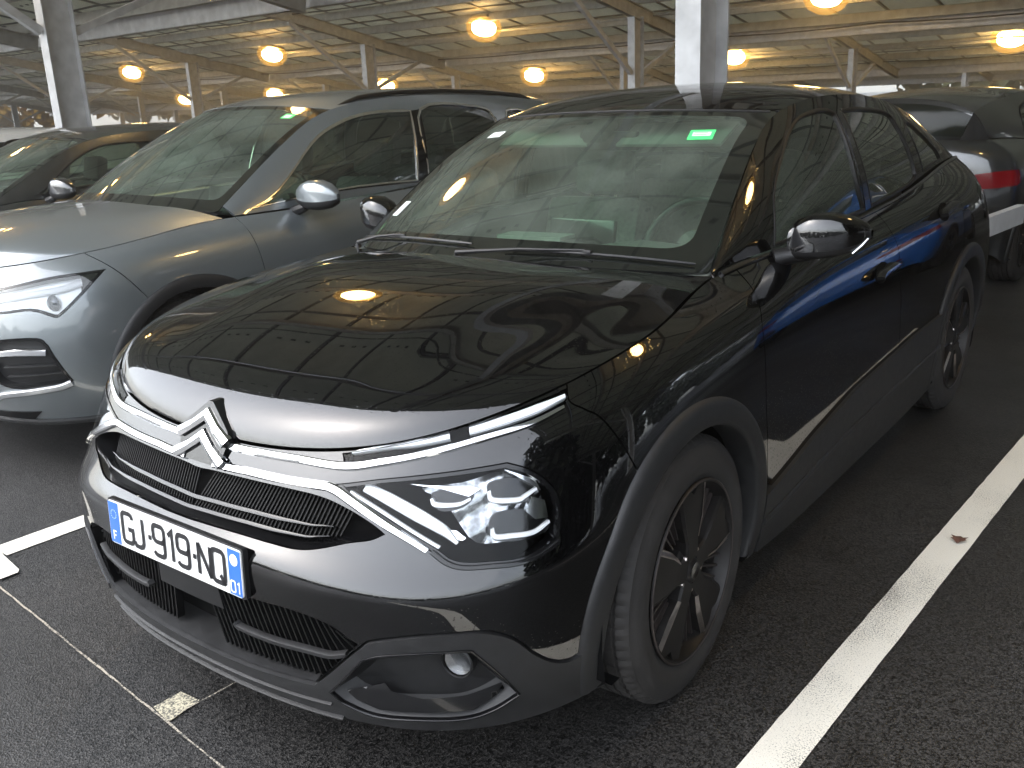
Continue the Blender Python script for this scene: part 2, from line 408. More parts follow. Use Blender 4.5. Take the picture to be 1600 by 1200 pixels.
def inset(P, d):
    """move a closed polygon inwards by d"""
    P = np.asarray(P, float); P = P[np.linalg.norm(P-np.roll(P, 1, 0), axis=1) > 1e-6]
    if area2(P) < 0: d = -d
    e = np.roll(P, -1, 0)-P; e /= np.linalg.norm(e, axis=1, keepdims=True); n = np.stack([-e[:, 1], e[:, 0]], 1)
    n0 = np.roll(n, 1, 0); m = n+n0; L = np.linalg.norm(m, axis=1, keepdims=True); m /= np.maximum(L, 1e-9)
    k = 1/np.maximum(.4, (m*n).sum(1, keepdims=True))
    return P+m*k*d
def inside(P, Q):
    """points Q inside polygon P (even-odd)"""
    x, y = Q[:, 0], Q[:, 1]; r = np.zeros(len(Q), bool); j = len(P)-1
    for i in range(len(P)):
        xi, yi = P[i]; xj, yj = P[j]
        c = ((yi > y) != (yj > y))
        if yi != yj: r ^= c & (x < (xj-xi)*(y-yi)/(yj-yi)+xi)
        j = i
    return r
# ---------------------------------------------------------------- black hatchback: surfaces (x across, y back, z up, metres)
def c4_surfaces():
    zf = [.205, .275, .38, .515, .584, .611, .654, .712, .771]
    zo = [0, 0, 0, .025, .064, .056, .026, 0, 0]              # the bumper crease drops towards the corners
    y0 = [.070, .035, .028, .020, .020, .052, .093, .126, .158]
    W = [.850, .880, .892, .898, .898, .886, .870, .840, .790]
    fr = [0, .28, .55, .74, .865, .95, .99, 1.0]
    go = [0, .1, .6, 1, 1, .8, .4, 0]
    dl = [0, .008, .052, .130, .240, .385, .55, .74]
    zs = [.195, .315, .445, .58, .645, .71, .825, .91, .957]  # at the front axle
    zt = [.771, .775, .797, .831, .868, .903, .932, .957]     # top edge
    rows = 9; net = []
    for k in range(8):
        f = (zt[k]-zt[0])/(zt[7]-zt[0]); col = []
        for r in range(rows):
            wv = W[r]+max(0, (k-5)/2)*(.012 if r in (5, 6) else 0)
            col.append((fr[k]*wv, y0[r]+dl[k]*(1 if r > 0 else .9), zf[r]-zo[r]*go[k]+(zs[r]-zf[r])*f))
        net.append(col)
    def ins(a): a = list(a); return a[:4]+[(a[3]+a[4])/2]+a[4:]
    def side(y, xs, zz): net.append([(x, y, z) for x, z in zip(ins(xs), ins(zz))])
    side(1.12, [.850, .880, .892, .898, .897, .885, .840, .745], [.195, .32, .45, .59, .725, .85, .938, .985])
    side(1.33, [.850, .872, .884, .892, .893, .882, .840, .700], [.195, .325, .455, .60, .74, .87, .962, 1.000])
    side(1.50, [.864, .884, .887, .890, .892, .880, .843, .752], [.195, .33, .46, .605, .745, .875, .970, 1.024])
    side(1.75, [.866, .884, .886, .888, .890, .878, .845, .790], [.195, .33, .46, .61, .75, .880, .978, 1.034])
    side(2.10, [.866, .884, .886, .888, .890, .878, .845, .796], [.195, .33, .46, .61, .75, .885, .982, 1.042])
    side(2.50, [.866, .884, .886, .888, .890, .879, .845, .793], [.195, .33, .46, .61, .755, .893, .992, 1.052])
    side(2.90, [.864, .884, .887, .890, .892, .883, .846, .786], [.195, .33, .465, .615, .765, .905, 1.01, 1.072])
    side(3.25, [.850, .872, .885, .895, .899, .888, .842, .770], [.195, .33, .47, .625, .78, .925, 1.035, 1.105])
    side(3.60, [.850, .876, .892, .902, .903, .885, .825, .740], [.20, .335, .475, .635, .80, .945, 1.055, 1.13])
    side(3.95, [.845, .875, .892, .900, .895, .865, .795, .705], [.23, .35, .48, .64, .81, .955, 1.06, 1.13])
    side(4.17, [.82, .855, .872, .876, .865, .825, .755, .670], [.26, .37, .49, .645, .815, .955, 1.06, 1.125])
    side(4.30, [.72, .75, .77, .775, .765, .74, .68, .60], [.29, .38, .50, .65, .82, .955, 1.06, 1.12])
    net.append([(x*.62, y, z) for x, y, z in zip(ins([.72, .75, .77, .775, .765, .74, .68, .60]), ins([4.30, 4.35, 4.365, 4.37, 4.36, 4.33, 4.33, 4.34]), ins([.29, .38, .50, .65, .82, .955, 1.06, 1.12]))])
    net.append([(0, y, z) for y, z in zip(ins([4.31, 4.36, 4.375, 4.38, 4.37, 4.34, 4.34, 4.35]), ins([.29, .38, .50, .65, .82, .955, 1.06, 1.12]))])
    S1 = Surf(net, su0=MX, su1=MX, midv=5)
    # hood, between the top edge of the body, the cowl and the centre line
    UC, UA = 5.12, 9.0          # station of the front corner and of the A-pillar foot on the top edge
    top = lambda u: S1.uv(u, np.full_like(np.asarray(u, float), 8-1e-6))
    ncol = 13; tt = np.array([0, .012, .04, .09, .17, .30, .48, .72, 1.0])
    g = np.array([0, .10, .225, .345, .46, .60, .75, .90, 1.0])
    cols = []
    side_u = UC+(UA-UC)*tt**.8
    for j in range(ncol):
        sj = j/(ncol-1)
        if j == ncol-1: cols.append(top(side_u)); continue
        Fp = top(np.array([UC*(sj**.92)]))[0]
        Rx = .700*sj; Ry = 1.07+.24*sj**2.4; Rz = 1.052-.052*sj**2.2
        Rp = np.array([Rx, Ry, Rz])
        pl = Fp[None, :]+(Rp-Fp)[None, :]*tt[:, None]
        gg = g*(1-sj**3)+(sj**3)*((top(side_u)[:, 2]-top(side_u)[0, 2])/(top(side_u)[-1, 2]-top(side_u)[0, 2]))
        pl[:, 2] = Fp[2]+(Rp[2]-Fp[2])*gg
        cols.append(pl)
    cols = np.array(cols)
    # raised centre with two shallow creases that fan out towards the screen
    for j in range(ncol):
        for k in range(1, len(tt)-1):
            x = cols[j, k, 0]; y = cols[j, k, 1]
            xe = .34+.20*min(1, max(0, (y-.3)/.8)); w = .07
            rise = .017*min(1, max(0, (y-.22)/.35))*(1-max(0, (y-.9)/.3))
            cols[j, k, 2] += rise/(1+math.exp((x-xe)/w*2.2))
    # finer lateral resampling keeps the crease tight
    S2 = Surf(np.swapaxes(interp_ctrl(np.swapaxes(cols, 0, 1)), 0, 1), su0=MX)
    # edge between windscreen and side: foot of the pillar, screen corner, roof rail, tail
    rail = np.array([(.702, 1.335, 1.001), (.676, 1.47, 1.093), (.648, 1.62, 1.195), (.618, 1.78, 1.292), (.590, 1.93, 1.367), (.584, 2.08, 1.417), (.596, 2.28, 1.447),
                     (.604, 2.52, 1.457), (.604, 2.80, 1.450), (.602, 3.10, 1.425), (.600, 3.40, 1.378), (.600, 3.70, 1.308), (.602, 3.98, 1.222), (.606, 4.25, 1.120)])
    ub = [9.02, 9.6, 10.2, 10.7, 11.2, 11.65, 12.2, 12.85, 13.55, 14.4, 15.3, 16.15, 17.0, 18.0]
    belt = top(np.array(ub))
    n = len(rail); net = []
    for i in range(n):
        A, B = belt[i]+np.array([-.012, 0, .004]), rail[i]; col = []
        h = np.linalg.norm(B-A)
        for k, f in enumerate((0, .2, .4, .6, .8, .93, 1)):
            p = A+(B-A)*f; p = p+np.array([1, 0, .3])*(.085*h*4*f*(1-f)*.8); col.append(p)
        net.append(col)
    net = interp_ctrl(np.array(net)); S3 = Surf(net)
    # windscreen
    nb = 7; net = []
    for j in range(nb):
        sj = j/(nb-1)
        col = []
        for k, f in enumerate((0, .17, .34, .5, .66, .83, 1)):
            e = np.array([np.interp(f, [0, .2, .42, .66, .88, 1], rail[:6, d]) for d in range(3)])
            c = np.array([0, 1.13+(1.93-1.13)*f, 1.030+(1.438-1.030)*(f+.10*f*(1-f)*2)])
            x = e[0]*sj; w = sj**2.3
            col.append((x, c[1]+(e[1]-c[1])*w, c[2]+(e[2]-c[2])*sj**2.2))
        net.append(col)
    S5 = Surf(interp_ctrl(np.array(net), MX, None), su0=MX)
    # roof
    yr = [1.93, 2.02, 2.15, 2.35, 2.6, 2.9, 3.2, 3.5, 3.8, 4.05, 4.22]
    zc = [1.438, 1.462, 1.487, 1.510, 1.520, 1.512, 1.487, 1.442, 1.373, 1.298, 1.235]
    net = []
    for j in range(8):
        sj = j/7; col = []
        for k in range(len(yr)):
            yy = 2.08 + (yr[k]-1.93)*(4.25-2.08)/(4.22-1.93)
            rx, ry, rz = [np.interp(yy, rail[:, 1], rail[:, d]) for d in range(3)]
            col.append((rx*sj, yr[k]+(ry-yr[k])*sj**2.3, rz+(zc[k]-rz)*(1-(.75*sj**2.2+.25*sj**6))))
        net.append(col)
    S4 = Surf(np.swapaxes(interp_ctrl(np.swapaxes(interp_ctrl(np.array(net), MX, None), 0, 1)), 0, 1), su0=MX)
    return S1, S2, S3, S4, S5, dict(UC=UC, UA=UA, rail=rail)
# ---------------------------------------------------------------- other cars: the same kind of shell from a short list of measures
def gen_surfaces(p):
    W2, L = p['W2'], p['L']; rows = 9
    zf, y0 = p['zf'], p['y0']
    Wp = np.array([.945, .978, .992, 1.0, 1.0, .996, .985, .945, p.get('wtop', .89)])*W2
    fr = [0, .28, .55, .74, .865, .95, .99, 1.0]; dl = np.array([0, .008, .045, .115, .215, .35, .51, .70])*p.get('round', 1)
    fz = np.array([0, .155, .315, .49, .57, .655, .805, .93, 1.0]); zs0 = p['zsill']
    topz = lambda y: np.interp(y, [a[0] for a in p['belt']], [a[2] for a in p['belt']]); topx = lambda y: np.interp(y, [a[0] for a in p['belt']], [a[1] for a in p['belt']])
    net = []
    zt = p['zt']
    for k in range(8):
        f = (zt[k]-zt[0])/(zt[7]-zt[0]); col = []
        for r in range(rows):
            za = zs0+(zt[7]-zs0)*fz[r]
            col.append((fr[k]*Wp[r], y0[r]+dl[k], zf[r]+(za-zf[r])*f))
        net.append(col)
    ys = [y for y in p['ys']]
    xp = np.array([.945, .970, .983, .994, .997, .998, .985, .945])
    for y in ys:
        tx, tz = topx(y), topz(y); h = p.get('haunch', .012)*math.exp(-((y-p['YR'])/.5)**2); col = []
        for r in range(rows):
            x = (xp[r]*W2+(h if 2 < r < 8 else 0)) if r < 8 else tx
            if r == 7: x = min(x, tx+.6*(xp[6]*W2-tx)+.01)
            col.append((x, y, zs0+(tz-zs0)*fz[r]))
        net.append(col)
    ye = L; tx, tz = topx(ys[-1]), topz(ys[-1])
    for fx, dy in ((.93, -.17), (.80, -.06), (.50, -.012), (0, 0)):
        net.append([(fx*(xp[r]*W2 if r < 8 else tx), ye+dy-p['tail'][r], (zs0+.08*(1-fz[r]))+(tz-zs0-.08*(1-fz[r]))*fz[r]) for r in range(rows)])
    S1 = Surf(net, su0=MX, su1=MX, midv=5)
    dense = np.linspace(0, len(net)-1-1e-6, 900); tp = S1.uv(dense, np.full(900, 8-1e-6))
    i0 = int(np.argmax(dense > 3)); i1 = int(np.argmax(dense > 7+len(ys)))
    def top_y(y): u = np.interp(y, tp[i0:i1, 1], dense[i0:i1]); return S1.uv(u, np.full_like(np.asarray(u, float), 8-1e-6))
    def u_of_y(y): return float(np.interp(y, tp[i0:i1, 1], dense[i0:i1]))
    top = lambda u: S1.uv(u, np.full_like(np.asarray(u, float), 8-1e-6))
    UC = 5.0; UA = u_of_y(p['cowl'][1])
    tt = np.array([0, .012, .04, .09, .17, .30, .48, .72, 1.0]); g = np.array(p.get('hg', [0, .12, .27, .40, .52, .66, .80, .92, 1.0])); cols = []; su = UC+(UA-UC)*tt**.8; ncol = 6
    for j in range(ncol):
        sj = j/(ncol-1)
        if j == ncol-1: cols.append(top(su)); continue
        Fp = top(np.array([UC*(sj**.92)]))[0]; ce = np.array(p['cowl']); cc = p['cowlc']
        Rp = np.array([ce[0]*sj, cc[0]+(ce[1]-cc[0])*sj**2.4, cc[1]+(ce[2]-cc[1])*sj**2.2])
        pl = Fp[None]+(Rp-Fp)[None]*tt[:, None]; e = (top(su)[:, 2]-top(su)[0, 2])/(top(su)[-1, 2]-top(su)[0, 2])
        pl[:, 2] = Fp[2]+(Rp[2]-Fp[2])*(g*(1-sj**3)+sj**3*e); cols.append(pl)
    S2 = Surf(np.swapaxes(interp_ctrl(np.swapaxes(interp_ctrl(np.array(cols), MX, None), 0, 1)), 0, 1), su0=MX)
    rail = np.array(p['rail']); n = len(rail); net = []
    yb = np.linspace(0, 1, n); by = np.array(p['rail_by'])
    for i in range(n):
        A = top_y(by[i])+np.array([-.012, 0, .004]); B = rail[i]; h = np.linalg.norm(B-A)
        net.append([A+(B-A)*f+np.array([1, 0, .3])*(.085*h*3.2*f*(1-f)) for f in (0, .2, .4, .6, .8, .93, 1)])
    S3 = Surf(interp_ctrl(np.array(net)))
    k = p['kws']; net = []; rl = rail[:k+1]; lf = np.linspace(0, 1, k+1); c0, c1 = p['wsc']
    for j in range(7):
        sj = j/6; col = []
        for f in (0, .17, .34, .5, .66, .83, 1):
            e = np.array([np.interp(f, lf, rl[:, d]) for d in range(3)]); c = np.array([0, c0[0]+(c1[0]-c0[0])*f, c0[1]+(c1[1]-c0[1])*(f+.2*f*(1-f))])
            col.append((e[0]*sj, c[1]+(e[1]-c[1])*sj**2.3, c[2]+(e[2]-c[2])*sj**2.2))
        net.append(col)
    S5 = Surf(interp_ctrl(np.array(net), MX, None), su0=MX)
    yr = np.array(p['roof'])[:, 0]; zc = np.array(p['roof'])[:, 1]; net = []
    for j in range(8):
        sj = j/7; col = []
        for i in range(len(yr)):
            yy = rail[k, 1]+(yr[i]-yr[0])*(rail[-1, 1]-rail[k, 1])/(yr[-1]-yr[0]); rx, ry, rz = [np.interp(yy, rail[:, 1], rail[:, d]) for d in range(3)]
            col.append((rx*sj, yr[i]+(ry-yr[i])*sj**2.3, rz+(zc[i]-rz)*(1-(.75*sj**2.2+.25*sj**6))))
        net.append(col)
    S4 = Surf(np.swapaxes(interp_ctrl(np.swapaxes(interp_ctrl(np.array(net), MX, None), 0, 1)), 0, 1), su0=MX)
    return S1, S2, S3, S4, S5, u_of_y
# measures of an upright five-seat crossover and of a low hatchback
SUV = dict(W2=.915, L=4.36, zsill=.22, YF=.87, YR=3.51, zw=.345, ra=.405, round=1.0, wtop=.87,
    zf=[.235, .33, .43, .53, .60, .67, .745, .82, .885], y0=[.10, .045, .015, .005, .008, .02, .035, .06, .115], zt=[.885, .888, .897, .912, .928, .945, .962, .985],
    ys=[1.05, 1.25, 1.45, 1.75, 2.1, 2.5, 2.9, 3.25, 3.6, 3.95, 4.15],
    belt=[(.85, .80, .985), (1.05, .775, 1.010), (1.22, .785, 1.012), (1.45, .81, 1.012), (1.8, .828, 1.020), (2.4, .828, 1.042), (3.0, .812, 1.075), (3.6, .775, 1.14), (4.2, .70, 1.16)],
    tail=[.03, 0, 0, 0, .01, .02, .05, .10, .16], cowl=(.735, 1.14, 1.035), cowlc=(.96, 1.085), hg=[0, .16, .34, .48, .60, .73, .85, .94, 1.0],
    rail=[(.735, 1.14, 1.035), (.712, 1.30, 1.135), (.682, 1.48, 1.245), (.65, 1.66, 1.345), (.625, 1.82, 1.425), (.618, 1.98, 1.478), (.625, 2.2, 1.513), (.632, 2.5, 1.532), (.632, 2.85, 1.532), (.630, 3.2, 1.520), (.622, 3.6, 1.490), (.605, 4.0, 1.43), (.60, 4.15, 1.38)],
    rail_by=[1.15, 1.38, 1.58, 1.76, 1.92, 2.08, 2.28, 2.56, 2.9, 3.25, 3.62, 3.98, 4.12], kws=5, wsc=((1.03, 1.055), (1.84, 1.515)),
    roof=[(1.84, 1.515), (1.95, 1.54), (2.1, 1.562), (2.4, 1.582), (2.8, 1.588), (3.2, 1.58), (3.6, 1.558), (3.95, 1.52), (4.15, 1.48)],
    dlo=[[(1.30, 1.035), (2.40, 1.070), (2.50, 1.45), (2.22, 1.45), (1.98, 1.405), (1.70, 1.265)], [(2.49, 1.074), (3.22, 1.11), (3.20, 1.38), (3.10, 1.45), (2.58, 1.455)], [(3.32, 1.16), (3.62, 1.20), (3.72, 1.32), (3.66, 1.38), (3.34, 1.42)]],
    doors=(1.20, 2.44, 3.32), ymir=1.55, wr=(.345, .225, .225))
LOW = dict(W2=.885, L=4.05, zsill=.19, YF=.82, YR=3.38, zw=.31, ra=.37, round=1.05, wtop=.87,
    zf=[.20, .28, .37, .47, .54, .60, .655, .70, .74], y0=[.09, .04, .015, .01, .02, .045, .08, .115, .15], zt=[.74, .745, .76, .785, .815, .84, .865, .89],
    ys=[1.0, 1.2, 1.4, 1.7, 2.05, 2.4, 2.8, 3.1, 3.4, 3.65, 3.85],
    belt=[(.8, .77, .89), (1.0, .74, .925), (1.2, .72, .955), (1.4, .77, .965), (1.75, .79, .975), (2.4, .785, .995), (2.9, .765, 1.02), (3.4, .72, 1.06), (3.9, .66, 1.08)],
    tail=[.03, 0, 0, 0, .01, .02, .04, .08, .13], cowl=(.70, 1.16, .950), cowlc=(.94, .985),
    rail=[(.70, 1.16, .950), (.675, 1.32, 1.035), (.645, 1.50, 1.13), (.612, 1.68, 1.22), (.588, 1.84, 1.29), (.578, 2.0, 1.335), (.585, 2.2, 1.362), (.59, 2.5, 1.375), (.588, 2.8, 1.370), (.58, 3.1, 1.350), (.57, 3.4, 1.310), (.568, 3.68, 1.27), (.56, 3.90, 1.215)],
    rail_by=[1.17, 1.38, 1.58, 1.76, 1.92, 2.08, 2.28, 2.55, 2.85, 3.12, 3.4, 3.64, 3.80], kws=5, wsc=((1.02, .955), (1.86, 1.365)),
    roof=[(1.86, 1.365), (1.96, 1.385), (2.1, 1.405), (2.4, 1.425), (2.75, 1.43), (3.05, 1.42), (3.4, 1.395), (3.68, 1.368), (3.90, 1.345)],
    dlo=[[(1.46, .995), (2.34, 1.025), (2.42, 1.30), (2.2, 1.305), (1.98, 1.275), (1.70, 1.14)], [(2.42, 1.028), (3.02, 1.055), (3.10, 1.10), (3.06, 1.22), (2.92, 1.285), (2.50, 1.30)], []],
    doors=(1.20, 2.36, 3.12), ymir=1.55, wr=(.31, .20, .205))
HATCH = dict(LOW); HATCH['rail'] = LOW['rail'][:-3]+[(.585, 3.42, 1.335), (.58, 3.70, 1.305), (.57, 3.92, 1.262)]; HATCH['roof'] = LOW['roof'][:-3]+[(3.42, 1.412), (3.70, 1.398), (3.92, 1.375)]; HATCH['tail'] = [.03, 0, 0, 0, .005, .01, .015, .03, .06]; HATCH['rail_by'] = LOW['rail_by'][:-3]+[3.42, 3.68, 3.84]
# outlines measured on the body shell, in metres along (s) and up (t)
TR = {
    'headlight': [[0.4474, 0.7452],[0.5473, 0.7514],[0.6486, 0.7451],[0.744, 0.7315],[0.8292, 0.7159],[0.8797, 0.6825],[0.9246, 0.6367],[0.9497, 0.5943],[0.9599, 0.5414],[0.9547, 0.5048],[0.9075, 0.4932],[0.8642, 0.4914],[0.8008, 0.5054],[0.7398, 0.5194],[0.7067, 0.5359],[0.6719, 0.5683],[0.5662, 0.6479],[0.4819, 0.7118]],
    'drl': [[0.4604, 0.8276],[0.5811, 0.8346],[0.7195, 0.8392],[0.8597, 0.8321],[1.005, 0.8226],[0.9814, 0.7871],[0.8913, 0.7802],[0.7695, 0.7884],[0.6663, 0.7952],[0.5636, 0.7948],[0.4759, 0.7919]],
    'chrome_up': [[0.0081, 0.8194],[0.1927, 0.8182],[0.3366, 0.8106],[0.4676, 0.7923],[0.5636, 0.7948],[0.6661, 0.7936],[0.7782, 0.7898],[0.891, 0.7787],[0.9763, 0.7811]],
    'chrome_lo': [[0.0, 0.7549],[0.2058, 0.7557],[0.3927, 0.7421],[0.4398, 0.7333],[0.4856, 0.7035],[0.5666, 0.643],[0.6261, 0.5995],[0.6667, 0.5674]],
    'grille': [[0.0, 0.7259],[0.0738, 0.7325],[0.2108, 0.7317],[0.3315, 0.7226],[0.4132, 0.708],[0.4814, 0.6781],[0.5378, 0.6417],[0.5693, 0.6147],[0.5398, 0.5982],[0.4857, 0.5828],[0.3866, 0.5367],[0.2982, 0.5294],[0.2029, 0.5274],[0.0132, 0.5143]],
    'lower': [[0.04, 0.376],[0.2525, 0.348],[0.3609, 0.3478],[0.456, 0.3304],[0.5229, 0.2834],[0.4925, 0.2503],[0.4312, 0.1725],[0.4019, 0.1442],[0.2703, 0.1444],[0.0771, 0.1517],[0.0, 0.1587]],
    'valance_top': [[0.4011, 0.1392],[0.4309, 0.1703],[0.5248, 0.2734],[0.5634, 0.3018],[0.6659, 0.3195],[0.7712, 0.3116],[0.812, 0.2951],[0.8554, 0.2602],[0.9001, 0.2014],[0.9502, 0.1577],[1.0049, 0.1429],[1.0639, 0.1636]],
    'pod': [[0.4442, 0.1245],[0.5352, 0.2456],[0.5807, 0.2615],[0.6691, 0.2686],[0.753, 0.2621],[0.7684, 0.2486],[0.8171, 0.1763],[0.8659, 0.0986],[0.8114, 0.0664],[0.7497, 0.049],[0.6439, 0.0516],[0.5396, 0.0535],[0.4701, 0.0907]],
    'foglamp': [[0.7335, 0.2101]],
    'lip': [[0.0, 0.063],[0.0303, 0.0416],[0.2041, 0.0598],[0.3372, 0.0452]],
    'bumper_seam': [[1.0028, 0.8161],[0.9924, 0.7886],[1.0313, 0.7503],[1.0846, 0.6947],[1.1568, 0.6236]],
    'door_front': [[2.0359, 0.8335],[1.8957, 0.7084],[1.8637, 0.6357],[1.86, 0.4786],[1.8864, 0.355],[1.9237, 0.1799]],
    'door_b': [[3.0306, 0.8392],[3.0663, 0.7377],[3.0976, 0.6593],[3.0988, 0.5482],[3.1335, 0.4061],[3.1575, 0.2127]],
    'sill_top': [[1.9256, 0.1733],[2.2515, 0.235],[2.6369, 0.282],[2.9061, 0.2929],[3.3186, 0.3087]],
    'sill_bot': [[1.8561, 0.071],[2.2083, 0.0865],[2.7614, 0.0914],[3.3528, 0.1271]],
    'crease': [[1.5776, 0.6171],[1.8709, 0.683]],
    'glass_f': [[0.3948, 0.0],[1.1826, 0.0],[1.1148, 0.1016],[1.1286, 0.2823],[0.9337, 0.2985],[0.7945, 0.2979],[0.6232, 0.2488],[0.4411, 0.1837]],
    'glass_r': [[1.309, 0.0],[1.8708, 0.0163],[1.8769, 0.057],[1.8098, 0.2199],[1.7474, 0.2692],[1.2061, 0.2789],[1.1913, 0.1454]],
    'glass_q': [[1.9866, 0.0335],[2.5725, 0.0092],[2.3494, 0.1881],[2.0062, 0.2526]],
    'handle': [[2.8884, 0.6182],[3.7471, 0.6929]],
    'screen': [[0.1499, 0.8093],[0.5662, 0.8041],[0.6337, 0.1533],[0.564, 0.1033],[0.0998, 0.092]],
    'led_a': [[0.5106, 0.7385],[0.5629, 0.7063],[0.6354, 0.6556],[0.6918, 0.6121],[0.7264, 0.5739]],
    'led_b': [[0.4795, 0.7267],[0.5648, 0.6672],[0.6386, 0.611],[0.6899, 0.5719]],
    'tray_a': [[0.6615, 0.6904],[0.6727, 0.6739],[0.7212, 0.6625],[0.7493, 0.667]],
    'tray_b': [[0.7899, 0.6716],[0.7998, 0.6481],[0.8578, 0.6271],[0.8752, 0.6285],[0.9018, 0.634]],
    'tray_c': [[0.8014, 0.5858],[0.8099, 0.5648],[0.8497, 0.5525],[0.9028, 0.5405],[0.9387, 0.549]],
    'mod_a': [[0.6588, 0.6952],[0.6642, 0.7055],[0.7022, 0.6993],[0.7492, 0.6833],[0.756, 0.6677],[0.7321, 0.6526],[0.6894, 0.6547],[0.6702, 0.6672]],
    'mod_b': [[0.7859, 0.677],[0.7943, 0.6901],[0.839, 0.6821],[0.891, 0.6542],[0.9063, 0.6322],[0.883, 0.6147],[0.8395, 0.6232],[0.7999, 0.6426]],
    'mod_c': [[0.7944, 0.5895],[0.801, 0.615],[0.84, 0.6122],[0.9084, 0.5858],[0.9414, 0.5533],[0.9374, 0.5278],[0.8741, 0.5338],[0.8106, 0.5562]],
    'ref_a': [[0.6145, 0.7341],[0.7494, 0.6955],[0.7709, 0.6819],[0.7452, 0.6736],[0.6887, 0.7055]],
    'ref_b': [[0.8257, 0.7044],[0.8941, 0.6583],[0.911, 0.6277],[0.8792, 0.6562]],
    'ref_c': [[0.8886, 0.6233],[0.9212, 0.6021],[0.933, 0.5608],[0.9004, 0.5701],[0.8767, 0.5957]],
    'ref_d': [[0.7052, 0.6094],[0.7214, 0.6043],[0.7443, 0.5813],[0.7367, 0.5774],[0.712, 0.5888]],
    'bezel': [[0.634, 0.7231],[0.7295, 0.7111],[0.8326, 0.7018],[0.9093, 0.6336],[0.9374, 0.5644],[0.9346, 0.5249],[0.845, 0.5417],[0.7683, 0.5634],[0.72, 0.6262],[0.6888, 0.676]],
    'lamp_trim': [[0.6762, 0.5647],[0.7082, 0.5341],[0.7429, 0.5158],[0.8009, 0.5039],[0.8643, 0.4899],[0.9109, 0.4889],[0.9574, 0.5015]],
    'pod_blade': [[0.4681, 0.1092],[0.5624, 0.1419],[0.5796, 0.1215],[0.6536, 0.1043],[0.749, 0.1063],[0.8321, 0.1215],[0.8373, 0.1033],[0.7664, 0.0675],[0.6788, 0.0683],[0.5506, 0.0688],[0.4955, 0.0878]],
    'vane': [[0.169, 0.2444],[0.1856, 0.2329],[0.286, 0.2258],[0.3831, 0.2254],[0.4425, 0.223],[0.4864, 0.2359]],
    'radar': [[0.1745, 0.3487],[0.1732, 0.2628]],
    'drl_a': [[0.4809, 0.8317],[0.5669, 0.8392],[0.6412, 0.833],[0.7155, 0.8265]],
    'drl_b': [[0.7595, 0.8248],[0.8414, 0.8177],[0.9177, 0.8121],[0.992, 0.8105]],
    'lower_top': [[0.067, 0.3706],[0.1326, 0.3615],[0.2525, 0.348],[0.3609, 0.3478],[0.456, 0.3304],[0.5229, 0.2834]],
    'hoodlip': [[0.4011, 0.1392]],
    'suv_lamp': [[0.5449, 0.7219],[0.6499, 0.7372],[0.8589, 0.7543],[1.0109, 0.7423],[1.0864, 0.7331],[0.9151, 0.5663],[0.8774, 0.5522],[0.7835, 0.6014],[0.6494, 0.6005],[0.5459, 0.6082]],
    'suv_led': [[0.584, 0.6784],[0.7683, 0.6897],[0.8964, 0.6874],[0.9919, 0.7002]],
    'suv_fog': [[0.541, 0.4375],[0.6431, 0.4728],[0.8034, 0.4684],[0.8454, 0.4317],[0.9077, 0.2395],[0.8663, 0.2265],[0.644, 0.2245],[0.5641, 0.2863]],
    'suv_fogled': [[0.5816, 0.406],[0.6954, 0.4118],[0.8275, 0.3962]],
    'suv_slat1': [[0.6215, 0.3354],[0.736, 0.3332],[0.855, 0.326]],
    'suv_slat2': [[0.6249, 0.2806],[0.7511, 0.2823],[0.8705, 0.2819]],
    'suv_blade': [[0.5215, 0.1579],[0.5944, 0.1882],[0.7565, 0.2091],[0.8513, 0.2184],[0.9012, 0.2338]],
    'suv_low': [[0.2157, 0.0],[0.5382, 0.0825],[0.7419, 0.1045],[0.8903, 0.097],[0.8073, 0.0202],[0.6568, 0.0016],[0.4624, 0.0],[0.1296, 0.0]],
    'suv_seam': [[1.0942, 0.7276],[1.1408, 0.6892],[1.1794, 0.6481],[1.2186, 0.6019]],
}
STK = {'green': [0.463, 0.7011], 'w1': [-0.46, 0.7231], 'w2': [-0.5662, 0.229]}
# ---------------------------------------------------------------- shared car pieces
_SFG = {}
def side_find(S, y, z, smin=0.):
    """(s,t) on the flank of S for given (y,z)"""
    y = np.atleast_1d(np.asarray(y, float)); z = np.atleast_1d(np.asarray(z, float)); key = (id(S), round(smin, 4))
    if key not in _SFG:
        s = np.linspace(smin, S.S*.9, 300); t = np.linspace(0, S.T, 70); a, b = np.meshgrid(s, t, indexing='ij'); a = a.ravel(); b = b.ravel(); _SFG[key] = (a, b, S.P(a, b), S)
    a, b, P, _ = _SFG[key]
    i = ((P[None, :, 1]-y[:, None])**2+(P[None, :, 2]-z[:, None])**2).argmin(1); s, t = a[i].copy(), b[i].copy(); h = 1e-4
    for k in range(6):
        p = S.P(s, t); q1 = (S.P(s+h, t)-p)/h; q2 = (S.P(s, t+h)-p)/h; r1 = p[:, 1]-y; r2 = p[:, 2]-z
        det = q1[:, 1]*q2[:, 2]-q2[:, 1]*q1[:, 2]; det = np.where(np.abs(det) < 1e-9, 1e-9, det)
        ds = (r1*q2[:, 2]-q2[:, 1]*r2)/det; dt = (q1[:, 1]*r2-r1*q1[:, 2])/det
        s = np.clip(s-np.clip(ds, -.2, .2), smin, S.S); t = np.clip(t-np.clip(dt, -.2, .2), 0, S.T)
    return np.stack([s, t], 1)
def arch_pts(S, yc, zc, r, a0, a1, n=40, smin=0.):
    th = np.linspace(R(a0), R(a1), n); z = zc+r*np.sin(th)
    return side_find(S, yc-r*np.cos(th), z, smin)          # angle 0 points forward, 90 up
